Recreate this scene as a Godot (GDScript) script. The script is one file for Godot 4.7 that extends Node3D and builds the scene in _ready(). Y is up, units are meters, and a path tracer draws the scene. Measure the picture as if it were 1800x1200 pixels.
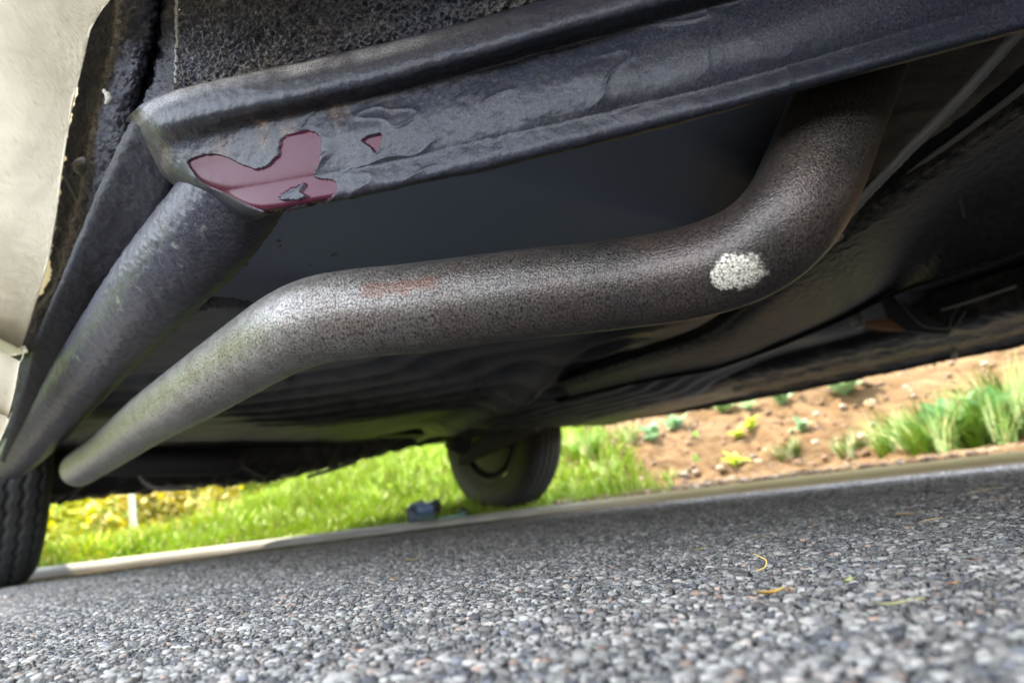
extends Node3D
# Underside of an old beige vehicle parked in a bay, seen from a camera lying on the asphalt beside its sill.
# World: metres, y up. The vehicle's long axis runs towards AX (rear), across towards BX (far side).

const AX := Vector3(-0.67, 0, -0.742)
const BX := Vector3(0.742, 0, -0.67)
const TOWARDS_SUN := Vector3(-0.47, 0.866, -0.17)

var rng := RandomNumberGenerator.new()
var taken := {}
var M := {}

# ---------------------------------------------------------------- helpers
func numbered(called: String) -> String:
	taken[called] = taken.get(called, -1) + 1
	return called if taken[called] == 0 else "%s_%03d" % [called, taken[called]]

func tag(o: Node3D, label: String, category: String, group := "", kind := "") -> void:
	if label: o.set_meta("label", label)
	if category: o.set_meta("category", category)
	if group: o.set_meta("group", group)
	if kind: o.set_meta("kind", kind)

func thing(called: String, label: String, category: String, at := Vector3.ZERO, group := "") -> Node3D:
	var o := Node3D.new()
	o.name = numbered(called)
	add_child(o)
	o.position = at
	tag(o, label, category, group)
	return o

func origin_of(n: Node) -> Vector3:
	var p := Vector3.ZERO
	while n != self:
		p += (n as Node3D).position
		n = n.get_parent()
	return p

# a mesh given in world coordinates, hung under its thing (or the root)
func part(called: String, mesh: Mesh, mat: Material, parent: Node = self, label := "") -> MeshInstance3D:
	var o := MeshInstance3D.new()
	o.mesh = mesh
	o.material_override = mat
	o.name = numbered(called) if parent == self else called
	parent.add_child(o, true)
	o.position = -origin_of(parent) if parent != self else Vector3.ZERO
	if label: o.set_meta("label", label)
	return o

# a mesh given in its thing's own coordinates
func piece(called: String, mesh: Mesh, mat: Material, parent: Node, at := Transform3D()) -> MeshInstance3D:
	var o := MeshInstance3D.new()
	o.mesh = mesh
	o.material_override = mat
	o.name = called
	parent.add_child(o, true)
	o.transform = at
	return o

func ns(seed_: int, freq: float, octaves := 3, kind := FastNoiseLite.TYPE_SIMPLEX_SMOOTH) -> FastNoiseLite:
	var n := FastNoiseLite.new()
	n.seed = seed_
	n.noise_type = kind
	n.frequency = freq
	n.fractal_octaves = octaves
	n.fractal_type = FastNoiseLite.FRACTAL_FBM if octaves > 1 else FastNoiseLite.FRACTAL_NONE
	return n

func cr(a: Vector3, b: Vector3, c: Vector3, d: Vector3, t: float) -> Vector3:
	return 0.5 * ((2.0 * b) + (c - a) * t + (2.0 * a - 5.0 * b + 4.0 * c - d) * t * t + (3.0 * b - a - 3.0 * c + d) * t * t * t)

func along(P: Array, s: float) -> Vector3:
	var n := P.size()
	var f := s * (n - 1)
	var i := mini(int(f), n - 2)
	return cr(P[maxi(i - 1, 0)], P[i], P[i + 1], P[mini(i + 2, n - 1)], f - i)

# rows of points of the surface through the stations S (each a profile with as many points)
func loft(S: Array, nu: int, nv: int) -> Array:
	var rows := []
	for i in nu + 1:
		var prof := []
		for k in S[0].size():
			var line := []
			for st in S: line.append(st[k])
			prof.append(along(line, float(i) / nu))
		var row := PackedVector3Array()
		for j in nv + 1:
			row.append(along(prof, float(j) / nv))
		rows.append(row)
	return rows

func hose(P: Array, R: Array, nu: int, nv: int) -> Array:
	var rows := []
	var side := Vector3.UP
	var ends := []
	for i in P.size(): ends.append(Vector3(R[i], 0, 0))
	for i in nu + 1:
		var s := float(i) / nu
		var p := along(P, s)
		var d := (along(P, minf(s + 0.004, 1.0)) - along(P, maxf(s - 0.004, 0.0))).normalized()
		side = (side - d * side.dot(d)).normalized()
		var up := d.cross(side)
		var r := along(ends, s).x
		var row := PackedVector3Array()
		for j in nv + 1:
			var w := TAU * j / nv
			row.append(p + (side * cos(w) + up * sin(w)) * r)
		rows.append(row)
	return rows

func normals(rows: Array, face: Vector3) -> Array:
	var out := []
	var n := rows.size()
	var m: int = rows[0].size()
	var closed: bool = rows[0][0].distance_to(rows[0][m - 1]) < 1e-6
	for i in n:
		var r0: PackedVector3Array = rows[maxi(i - 1, 0)]
		var r1: PackedVector3Array = rows[mini(i + 1, n - 1)]
		var r: PackedVector3Array = rows[i]
		var q := PackedVector3Array()
		q.resize(m)
		for j in m:
			var ja := j - 1 if j > 0 else (m - 2 if closed else 0)
			var jb := j + 1 if j < m - 1 else (1 if closed else m - 1)
			q[j] = (r1[j] - r0[j]).cross(r[jb] - r[ja]).normalized()
		out.append(q)
	if face != Vector3.INF:
		var total := 0.0
		for i in range(0, n, maxi(1, n / 12)):
			for j in range(0, m, maxi(1, m / 12)):
				total += out[i][j].dot((face - rows[i][j]).normalized())
		if total < 0.0:
			for i in n:
				for j in m: out[i][j] = -out[i][j]
			out.append(true)
			return out
	out.append(false)
	return out

# layers: [noise, amplitude]; weight(p, s, t) scales all of them
func rough(rows: Array, face: Vector3, layers: Array, weight = null) -> Array:
	var nn := normals(rows, face)
	var out := []
	var n := rows.size()
	var m: int = rows[0].size()
	for i in n:
		var row := PackedVector3Array()
		row.resize(m)
		for j in m:
			var p: Vector3 = rows[i][j]
			var h := 0.0
			for l in layers: h += l[0].get_noise_3dv(p) * l[1]
			if weight != null: h = weight.call(p, float(i) / (n - 1), float(j) / (m - 1), h)
			row[j] = p + nn[i][j] * h
		out.append(row)
	return out

func grid(rows: Array, face: Vector3, color = null, inside = null, want := true) -> ArrayMesh:
	var nn := normals(rows, face)
	var flip: bool = nn[nn.size() - 1]
	var n := rows.size()
	var m: int = rows[0].size()
	var v := PackedVector3Array()
	var q := PackedVector3Array()
	var c := PackedColorArray()
	var uv := PackedVector2Array()
	var idx := PackedInt32Array()
	for i in n:
		v.append_array(rows[i])
		q.append_array(nn[i])
		for j in m:
			var s := float(i) / (n - 1)
			var t := float(j) / (m - 1)
			uv.append(Vector2(s, t))
			c.append(color.call(rows[i][j], s, t) if color != null else Color.WHITE)
	for i in n - 1:
		for j in m - 1:
			if inside != null and inside.call((i + 0.5) / (n - 1), (j + 0.5) / (m - 1)) != want: continue
			var k := i * m + j
			if flip: idx.append_array([k, k + m, k + 1, k + m, k + m + 1, k + 1])
			else: idx.append_array([k, k + 1, k + m, k + m, k + 1, k + m + 1])
	var arr := []
	arr.resize(Mesh.ARRAY_MAX)
	arr[Mesh.ARRAY_VERTEX] = v
	arr[Mesh.ARRAY_NORMAL] = q
	arr[Mesh.ARRAY_COLOR] = c
	arr[Mesh.ARRAY_TEX_UV] = uv
	arr[Mesh.ARRAY_INDEX] = idx
	var me := ArrayMesh.new()
	me.add_surface_from_arrays(Mesh.PRIMITIVE_TRIANGLES, arr)
	return me

# a solid ring of rows: a tube needs no face point, its normals point away from the path
func tube_mesh(P: Array, R: Array, nu: int, nv: int, color = null, layers := [], weight = null) -> ArrayMesh:
	var rows := hose(P, R, nu, nv)
	var out := []
	for i in rows.size():
		var row := PackedVector3Array()
		var p := along(P, float(i) / nu)
		for j in nv + 1:
			var q: Vector3 = rows[i][j]
			var h := 0.0
			for l in layers: h += l[0].get_noise_3dv(q) * l[1]
			if weight != null: h = weight.call(q, float(i) / nu, float(j) / nv, h)
			row.append(q + (q - p).normalized() * h)
		out.append(row)
	# close both ends
	var first := PackedVector3Array()
	var last := PackedVector3Array()
	for j in nv + 1:
		first.append(along(P, 0.0) + (out[0][j] - along(P, 0.0)) * 0.02)
		last.append(along(P, 1.0) + (out[nu][j] - along(P, 1.0)) * 0.02)
	out.push_front(first)
	out.push_back(last)
	var mid: Vector3 = out[nu / 2][0] - along(P, 0.5)
	return grid(out, out[nu / 2][0] + mid * 0.0 + Vector3.INF if false else Vector3.INF, color) if not needs_flip(out, P) else grid(flipped(out), Vector3.INF, color)

func needs_flip(rows: Array, P: Array) -> bool:
	var i := rows.size() / 2
	var n: Vector3 = (rows[i + 1][0] - rows[i - 1][0]).cross(rows[i][1] - rows[i][rows[i].size() - 2])
	return n.dot(rows[i][0] - along(P, 0.5)) < 0.0

func flipped(rows: Array) -> Array:
	var out := []
	for r in rows:
		var q: PackedVector3Array = r.duplicate()
		q.reverse()
		out.append(q)
	return out

func bevel_box(c: Vector3, ex: Vector3, ey: Vector3, ez: Vector3, b: float) -> ArrayMesh:
	# half extents as vectors; chamfered box
	var st := SurfaceTool.new()
	st.begin(Mesh.PRIMITIVE_TRIANGLES)
	st.set_smooth_group(-1)
	var X := ex.normalized()
	var Y := ey.normalized()
	var Z := ez.normalized()
	var L := Vector3(ex.length(), ey.length(), ez.length())
	b = minf(b, minf(L.x, minf(L.y, L.z)) * 0.6)
	var pts := PackedVector3Array()
	for sx in [-1, 1]:
		for sy in [-1, 1]:
			for sz in [-1, 1]:
				for k in 3:
					var d := L
					for w in 3:
						if w != k: d[w] -= b
					pts.append(c + X * d.x * sx + Y * d.y * sy + Z * d.z * sz)
	# convex hull by brute force over the known face list
	var faces := hull_faces()
	for f in faces:
		var nrm := (pts[f[1]] - pts[f[0]]).cross(pts[f[2]] - pts[f[0]])
		var mid := Vector3.ZERO
		for k in f: mid += pts[k]
		mid /= f.size()
		var order: Array = f.duplicate()
		if nrm.dot(mid - c) > 0.0: order.reverse()
		for k in range(1, order.size() - 1):
			st.add_vertex(pts[order[0]])
			st.add_vertex(pts[order[k]])
			st.add_vertex(pts[order[k + 1]])
	st.generate_normals()
	return st.commit()

func hull_faces() -> Array:
	var f := []
	var id := func(sx: int, sy: int, sz: int, k: int) -> int: return ((sx * 2 + sy) * 2 + sz) * 3 + k
	for s in 2:
		f.append([id.call(s, 0, 0, 0), id.call(s, 1, 0, 0), id.call(s, 1, 1, 0), id.call(s, 0, 1, 0)])
		f.append([id.call(0, s, 0, 1), id.call(1, s, 0, 1), id.call(1, s, 1, 1), id.call(0, s, 1, 1)])
		f.append([id.call(0, 0, s, 2), id.call(1, 0, s, 2), id.call(1, 1, s, 2), id.call(0, 1, s, 2)])
	for a in 2:
		for c in 2:
			f.append([id.call(a, c, 0, 0), id.call(a, c, 1, 0), id.call(a, c, 1, 1), id.call(a, c, 0, 1)])
			f.append([id.call(a, 0, c, 0), id.call(a, 1, c, 0), id.call(a, 1, c, 2), id.call(a, 0, c, 2)])
			f.append([id.call(0, a, c, 1), id.call(1, a, c, 1), id.call(1, a, c, 2), id.call(0, a, c, 2)])
			for e in 2: f.append([id.call(a, c, e, 0), id.call(a, c, e, 1), id.call(a, c, e, 2)])
	return f

func srgb(r: float, g: float, b: float) -> Color:
	return Color(r, g, b).linear_to_srgb()

func noise_tex(n: FastNoiseLite, size: int, bump := 0.0) -> ImageTexture:
	var im := n.get_seamless_image(size, size, false, false, 0.15)
	im.convert(Image.FORMAT_RGBA8)
	if bump > 0.0: im.bump_map_to_normal_map(bump)
	return ImageTexture.create_from_image(im)

func mat(color: Color, roughness := 0.6, metallic := 0.0, bump: Texture2D = null, tile := 20.0, strength := 1.0, vcol := false) -> StandardMaterial3D:
	var m := StandardMaterial3D.new()
	m.albedo_color = color.linear_to_srgb()
	m.roughness = roughness
	m.metallic = metallic
	m.vertex_color_use_as_albedo = vcol
	if bump:
		m.normal_enabled = true
		m.normal_texture = bump
		m.normal_scale = strength
		m.uv1_triplanar = true
		m.uv1_world_triplanar = true
		m.uv1_scale = Vector3.ONE * tile
	return m

func materials() -> void:
	var fine := noise_tex(ns(11, 0.06, 3), 512, 6.0)
	var pits := noise_tex(ns(12, 0.045, 2, FastNoiseLite.TYPE_CELLULAR), 512, 5.0)
	var soft := noise_tex(ns(13, 0.02, 3), 512, 7.0)
	var grain := Image.create(512, 512, false, Image.FORMAT_RGB8)
	var g1 := ns(14, 0.05, 2).get_seamless_image(512, 512, false, false, 0.15)
	var g2 := ns(15, 0.16, 2).get_seamless_image(512, 512, false, false, 0.15)
	for y in 512:
		for x in 512:
			var v := 0.84 + 1.3 * (g1.get_pixel(x, y).r - 0.5) + 1.15 * (g2.get_pixel(x, y).r - 0.5)
			v = clampf(v, 0.18, 1.0)
			grain.set_pixel(x, y, Color(v, v * 0.985, v * 0.97))
	var grain_tex := ImageTexture.create_from_image(grain)
	M.underseal = mat(Color(1, 1, 1), 0.42, 0.0, fine, 22.0, 0.2, true)
	M.underseal_dull = mat(Color(1, 1, 1), 0.6, 0.0, pits, 40.0, 0.4, true)
	M.floor_paint = mat(Color(1, 1, 1), 0.45, 0.0, fine, 9.0, 0.16, true)
	M.pipe = mat(Color(1, 1, 1), 0.38, 0.45, fine, 20.0, 0.5, true)
	M.red_paint = mat(Color(0.05, 0.007, 0.019), 0.3, 0.0, soft, 10.0, 0.1, true)
	M.beige = mat(Color(1, 1, 1), 0.5, 0.0, pits, 14.0, 0.35, true)
	M.rubber = mat(Color(0.028, 0.028, 0.03), 0.65, 0.0, fine, 14.0, 0.4)
	M.rubber_v = mat(Color(1, 1, 1), 0.7, 0.0, fine, 10.0, 0.3, true)
	M.steel = mat(Color(0.05, 0.05, 0.055), 0.55, 0.3, pits, 14.0, 0.5)
	M.steel_v = mat(Color(1, 1, 1), 0.5, 0.2, pits, 12.0, 0.4, true)
	M.bolt = mat(Color(0.34, 0.33, 0.31), 0.5, 0.6, pits, 30.0, 0.4)
	M.rust = mat(Color(0.34, 0.19, 0.1), 0.8, 0.1, pits, 20.0, 0.6)
	M.wire = mat(Color(0.3, 0.31, 0.28), 0.4)
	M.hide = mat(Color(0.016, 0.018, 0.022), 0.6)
	M.bitumen = mat(Color(1, 1, 1), 0.75, 0.0, pits, 30.0, 1.0, true)
	M.chip = mat(Color(1, 1, 1), 0.5, 0.0, fine, 60.0, 0.6, true)
	M.kerb = mat(Color(1, 1, 1), 0.85, 0.0, pits, 6.0, 0.5, true)
	M.soil = mat(Color(1, 1, 1), 0.95, 0.0, pits, 5.0, 0.8, true)
	M.ground = mat(Color(0.13, 0.12, 0.09), 0.95, 0.0, soft, 0.5, 0.5)
	M.leaf = mat(Color(1, 1, 1), 0.55, 0.0, null, 1.0, 1.0, true)
	M.leaf.backlight_enabled = true
	M.leaf.backlight = Color(0.5, 0.55, 0.15)
	for k in ["pipe", "underseal", "underseal_dull"]: M[k].albedo_texture = grain_tex
	for k in ["soil", "bitumen", "kerb", "ground"]: M[k].metallic_specular = 0.03
	for k in ["underseal", "underseal_dull"]: M[k].metallic_specular = 0.38
	M.red_paint.metallic_specular = 0.3
	M.chip.metallic_specular = 0.25
	M.chip.roughness = 0.75
	M.shrub = mat(Color(1, 1, 1), 0.6, 0.0, null, 1.0, 1.0, true)
	M.shrub.backlight_enabled = true
	M.shrub.backlight = Color(0.85, 0.8, 0.2)
	M.post = mat(Color(0.5, 0.52, 0.5), 0.5)
	M.straw = mat(Color(1, 1, 1), 0.7, 0.0, null, 1.0, 1.0, true)

# ---------------------------------------------------------------- the place
func kerb_z(x: float) -> float:
	var q := x - 0.05
	var k := 0.27 if q < 0.0 else 0.35
	if absf(q) < 1.5: return -2.62 + k * q * q
	return -2.62 + k * 2.25 + 3.0 * k * (absf(q) - 1.5)

func bank(x: float, d: float) -> float:
	var slope := lerpf(0.03, 0.37, smoothstep(-1.9, -0.7, x))
	return 0.036 + 0.02 * minf(d, 0.3) + 0.3 * maxf(0.0, d - 2.4) * smoothstep(-1.2, -2.2, x) + 0.7 * maxf(0.0, d - 1.7) * smoothstep(-2.7, -3.6, x) + slope * maxf(0.0, d - 0.28) * smoothstep(0.2, 0.9, d) * clampf(1.0 - (d - 4.0) * 0.12, 0.35, 1.0)  # steep left rise, out of view, added for the green reflection on the pipe

func bank_y(x: float, z: float) -> float:
	return bank(x, maxf(0.0, kerb_z(x) - z - 0.09))

func _ready() -> void:
	rng.seed = 7
	camera_and_light()
	materials()
	setting()
	vehicle()
	wheels()
	verge_plants()
	small_things()

func camera_and_light() -> void:
	var cam := Camera3D.new()
	cam.name = "camera"
	add_child(cam)
	cam.position = Vector3(0, 0.0520, 0)
	cam.basis = Basis(Vector3.RIGHT, deg_to_rad(14.0112)) * Basis(Vector3.BACK, deg_to_rad(-6.8000))
	var lens := CameraAttributesPhysical.new()
	lens.frustum_focal_length = 23.0
	lens.frustum_focus_distance = 0.40
	lens.exposure_aperture = 7.0
	lens.frustum_near = 0.01
	lens.frustum_far = 600.0
	cam.attributes = lens
	cam.fov = 55.1056
	cam.near = 0.01
	cam.far = 600.0
	cam.current = true

	var sky_m := ProceduralSkyMaterial.new()
	sky_m.sky_top_color = Color(0.72, 0.75, 0.80)
	sky_m.sky_horizon_color = Color(0.90, 0.92, 0.94)
	sky_m.sky_curve = 0.12
	sky_m.sky_energy_multiplier = 1.7
	sky_m.ground_bottom_color = Color(0.3, 0.3, 0.28)
	sky_m.ground_horizon_color = Color(0.6, 0.63, 0.66)
	var sky := Sky.new()
	sky.sky_material = sky_m
	var e := Environment.new()
	e.background_mode = Environment.BG_SKY
	e.sky = sky
	e.tonemap_mode = Environment.TONE_MAPPER_LINEAR
	e.tonemap_exposure = 4.3
	e.sdfgi_enabled = true
	e.ssao_enabled = true
	e.ssil_enabled = true
	var we := WorldEnvironment.new()
	we.name = "world_environment"
	we.environment = e
	add_child(we)

	var sun := DirectionalLight3D.new()
	sun.name = "sun"
	add_child(sun)
	sun.look_at_from_position(Vector3.ZERO, -TOWARDS_SUN, Vector3.UP)
	sun.light_energy = 1.5
	sun.light_color = Color(1.0, 0.95, 0.86)
	sun.light_angular_distance = 0.5
	sun.shadow_enabled = true

func setting() -> void:
	# ground to the horizon
	var g := PlaneMesh.new()
	g.size = Vector2(900, 900)
	var ground := part("ground", g, M.ground)
	ground.position.y = -0.03
	tag(ground, "pale ground spreading to the horizon around the parking bay", "ground", "", "structure")

	# asphalt
	var coarse := ns(21, 3.0, 3)
	var grain := ns(22, 260.0, 2)
	var rows := []
	for i in 241:
		var x := -6.0 + 12.0 * i / 240.0
		var row := PackedVector3Array()
		for j in 81:
			var k := float(j) / 80.0
			row.append(Vector3(x, 0, lerpf(kerb_z(x) - 0.02, 7.0, k * k)))
		rows.append(row)
	var road := part("road", grid(rows, Vector3(0, 50, 0), func(p, _s, _t):
		var w: float = 0.035 + 0.012 * coarse.get_noise_3dv(p)
		return Color(w, w, w * 1.04)), M.bitumen)
	tag(road, "coarse grey asphalt of the parking bay under the vehicle", "road", "", "structure")

	# the brown silt along the kerb
	rows = []
	for i in 161:
		var x := -3.2 + 6.4 * i / 160.0
		var row := PackedVector3Array()
		for j in 9:
			var k := j / 8.0
			row.append(Vector3(x, lerpf(0.008, 0.0042, k), kerb_z(x) + lerpf(0.015, 0.22 + 0.04 * coarse.get_noise_2d(x * 2.0, 4.0), k)))
		rows.append(row)
	var silt := part("gutter", grid(rows, Vector3(0, 50, 0), func(p, _s, t):
		var w: float = 1.0 + 0.5 * coarse.get_noise_3dv(p * 5.0)
		return Color(0.085, 0.068, 0.045) * w), M.soil)
	tag(silt, "strip of brown silt lying along the foot of the kerb", "gutter", "", "structure")

	# kerb with a rounded top
	var prof := [Vector2(0.022, -0.02), Vector2(0.02, 0.004), Vector2(0.015, 0.014), Vector2(0.006, 0.024), Vector2(-0.008, 0.032), Vector2(-0.03, 0.0355), Vector2(-0.06, 0.036), Vector2(-0.095, 0.036), Vector2(-0.1, 0.03)]
	var chipn := ns(23, 40.0, 2)
	rows = []
	for i in 321:
		var x := -5.0 + 10.0 * i / 320.0
		var row := PackedVector3Array()
		for q in prof:
			row.append(Vector3(x, q.y + 0.0012 * chipn.get_noise_2d(x, q.x * 8.0), kerb_z(x) + q.x))
		rows.append(row)
	var kerb := part("kerb", grid(rows, Vector3(0, 1.0, 3.0), func(p, _s, _t):
		var w: float = 0.36 + 0.1 * coarse.get_noise_3dv(p * 2.0) + 0.06 * chipn.get_noise_3dv(p)
		var kerb_shade: float = smoothstep(-0.7, 0.6, p.x) * 0.9  # right end painted darker brown for the shade there
		return Color(w, w * 0.97, w * 0.88).lerp(Color(0.11, 0.088, 0.036), kerb_shade)), M.kerb)
	tag(kerb, "low pale concrete kerb with a rounded top between asphalt and verge", "kerb", "", "structure")

	# verge: soil on the right, grass on the left, rising from the kerb
	var clod := ns(31, 9.0, 4)
	var lump := ns(32, 34.0, 3)
	var stain := ns(33, 2.2, 3)
	rows = []
	for i in 361:
		var x := -7.0 + 12.0 * i / 360.0
		var row := PackedVector3Array()
		for j in 141:
			var k := j / 140.0
			var d := 7.0 * k * k
			var z := kerb_z(x) - 0.09 - d
			var p := Vector3(x, 0, z)
			var bare := smoothstep(0.0, 0.5, x)
			var h := bank(x, d) + smoothstep(0.0, 0.12, d) * ((0.014 + 0.035 * bare) * clod.get_noise_3dv(p) + (0.004 + 0.02 * bare) * lump.get_noise_3dv(p))
			row.append(Vector3(x, h, z))
		rows.append(row)
	var soil := part("soil_bank", grid(rows, Vector3(0, 60, 20), func(p, _s, _t):
		var w: float = 1.0 + 0.5 * stain.get_noise_3dv(p) + 0.7 * lump.get_noise_3dv(p)
		var c := Color(0.106, 0.068, 0.039) * w
		c = c.lerp(Color(0.13, 0.19, 0.03) * w, smoothstep(0.35, -0.1, p.x))
		return c.lerp(Color(0.2, 0.14, 0.08), smoothstep(-0.6, 0.4, p.x) * clampf(stain.get_noise_3dv(p * 7.0 + Vector3(9, 0, 0)), 0.0, 1.0))), M.soil)
	tag(soil, "bank of dry tan soil rising behind the kerb", "soil", "", "structure")
	chips()
	lawn()
	litter()

func pebble(seed_: int) -> ArrayMesh:
	var n := ns(seed_, 0.9, 2)
	var rows := []
	for i in 7:
		var a := PI * i / 6.0
		var row := PackedVector3Array()
		for j in 10:
			var w := TAU * (j % 9) / 9.0
			var p := Vector3(sin(a) * cos(w), cos(a), sin(a) * sin(w))
			p *= 1.0 + 0.3 * n.get_noise_3dv(p)
			p = p.clamp(Vector3(-0.86, -0.8, -0.84), Vector3(0.9, 0.72, 0.88))
			row.append(p * Vector3(1.0, 0.85, 0.86))
		rows.append(row)
	return grid(rows if not needs_flip(rows, [Vector3.ZERO, Vector3.ZERO]) else flipped(rows), Vector3.INF)

func chips() -> void:
	var lists := [[], [], [], []]
	var tints := [[], [], [], []]
	var tone := ns(41, 14.0, 2)
	var r := 0.035
	while r < 2.75:
		var cell := 0.0041 if r < 0.8 else (0.0054 if r < 1.35 else 0.0075)
		var half := PI if r < 0.36 else deg_to_rad(54.0)
		var count := int(2.0 * half * r / cell)
		for i in count:
			var w := -half + 2.0 * half * (i + rng.randf()) / count
			var q := r + cell * (rng.randf() - 0.5) * 1.3
			var p := Vector3(sin(w) * q, 0, -cos(w) * q)
			if p.z < kerb_z(p.x) + 0.14 + 0.05 * tone.get_noise_2d(p.x * 1.3, 3.0): continue
			var size := cell * (0.34 + 0.44 * pow(rng.randf(), 1.6))
			if rng.randf() < 0.05: size *= 1.35
			var b := Basis.from_euler(Vector3(rng.randf_range(-0.25, 0.25), rng.randf() * TAU, rng.randf_range(-0.25, 0.25))).scaled_local(Vector3(size * rng.randf_range(0.9, 1.25), size * rng.randf_range(0.75, 1.05), size))
			p.y = -size * 0.1 + 0.001 * rng.randf() + 0.0009 * tone.get_noise_2d(p.x, p.z)
			var k := rng.randi() % 4
			lists[k].append(Transform3D(b, p))
			var v := 0.11 + 0.23 * pow(rng.randf(), 1.3)
			var c := Color(v, v * 0.965, v * 0.89)
			var pick := rng.randf()
			if pick < 0.025: c = Color(v * 1.2, v * 0.88, v * 0.7)
			elif pick < 0.13: c = Color(v * 1.1, v * 0.98, v * 0.88)
			elif pick < 0.28: c = Color(v * 0.45, v * 0.46, v * 0.5)
			tints[k].append(c)
		r += cell * 0.93
	# grit between the chips
	for i in 52000:
		var w := rng.randf_range(-0.95, 0.95)
		var q := 0.04 + 0.95 * pow(rng.randf(), 0.6)
		var size := rng.randf_range(0.0005, 0.0012)
		lists[i % 4].append(Transform3D(Basis.from_euler(Vector3(rng.randf(), rng.randf() * TAU, rng.randf())) * size, Vector3(sin(w) * q, 0.0004 + 0.0012 * rng.randf(), -cos(w) * q)))
		var v := rng.randf_range(0.03, 0.16)
		tints[i % 4].append(Color(v, v * 0.98, v * 0.95))
	for k in 4:
		var mm := MultiMesh.new()
		mm.transform_format = MultiMesh.TRANSFORM_3D
		mm.use_colors = true
		mm.mesh = pebble(50 + k)
		mm.instance_count = lists[k].size()
		for i in lists[k].size():
			mm.set_instance_transform(i, lists[k][i])
			mm.set_instance_color(i, tints[k][i])
		var o := MultiMeshInstance3D.new()
		o.multimesh = mm
		o.material_override = M.chip
		o.name = numbered("stone_chips")
		add_child(o, true)
		tag(o, "grey stone chips bedded in the asphalt surface", "gravel", "stone chips of the asphalt", "stuff")

func blade_mesh(bend: float) -> ArrayMesh:
	var rows := []
	for i in 5:
		var k := i / 4.0
		var w := 0.5 * (1.0 - pow(k, 1.7)) + 0.02
		rows.append(PackedVector3Array([Vector3(-w, k * (1.0 - 0.25 * bend * k), bend * k * k), Vector3(0, k * (1.0 - 0.25 * bend * k), bend * k * k + 0.12 * (1.0 - k)), Vector3(w, k * (1.0 - 0.25 * bend * k), bend * k * k)]))
	return grid(rows, Vector3(0, 0.5, 30.0))

func lawn() -> void:
	var patch := ns(61, 1.6, 3)
	var tuftn := ns(62, 7.0, 2)
	for kind in 2:
		var where := []
		var tint := []
		for i in 62000:
			var x := rng.randf_range(-6.2, 0.95)
			var d := 0.01 + 5.2 * pow(rng.randf(), 1.6)
			var z := kerb_z(x) - 0.09 - d
			var edge := 0.42 + 0.16 * patch.get_noise_2d(x * 2.0, z * 2.0) - 0.02 * d
			if x > edge + rng.randf_range(-0.12, 0.12): continue
			if tuftn.get_noise_2d(x, z) < -0.34 and rng.randf() < 0.8: continue
			var h := (0.05 + 0.05 * rng.randf()) * (1.0 + 0.5 * patch.get_noise_2d(x * 3.0, z * 3.0)) * smoothstep(-0.02, 0.25, d + 0.06)
			h *= 1.0 + 0.35 * smoothstep(0.1, 0.45, x)
			var b := Basis.from_euler(Vector3(rng.randf_range(-0.3, 0.3), rng.randf() * TAU, 0)).scaled_local(Vector3(0.006 + 0.006 * rng.randf(), h, h * rng.randf_range(0.5, 1.3)))
			where.append(Transform3D(b, Vector3(x, bank(x, d) - 0.008, z)))
			var v := rng.randf_range(0.75, 1.25) * (1.0 + 0.35 * patch.get_noise_2d(x, z + 40.0))
			var c := Color(0.26, 0.36, 0.035) * v
			if rng.randf() < 0.12: c = Color(0.3, 0.27, 0.1) * v
			if x < -1.4 and rng.randf() < (0.3 if x > -2.6 else 0.6): c = Color(0.5, 0.46, 0.05) * v
			tint.append(c)
		var mm := MultiMesh.new()
		mm.transform_format = MultiMesh.TRANSFORM_3D
		mm.use_colors = true
		mm.mesh = blade_mesh(0.25 + 0.45 * kind)
		mm.instance_count = where.size()
		for i in where.size():
			mm.set_instance_transform(i, where[i])
			mm.set_instance_color(i, tint[i])
		var o := MultiMeshInstance3D.new()
		o.multimesh = mm
		o.material_override = M.leaf
		o.name = numbered("lawn_grass")
		add_child(o, true)
		tag(o, "bright green grass of the sloping lawn behind the kerb", "grass", "lawn grass", "stuff")

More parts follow.
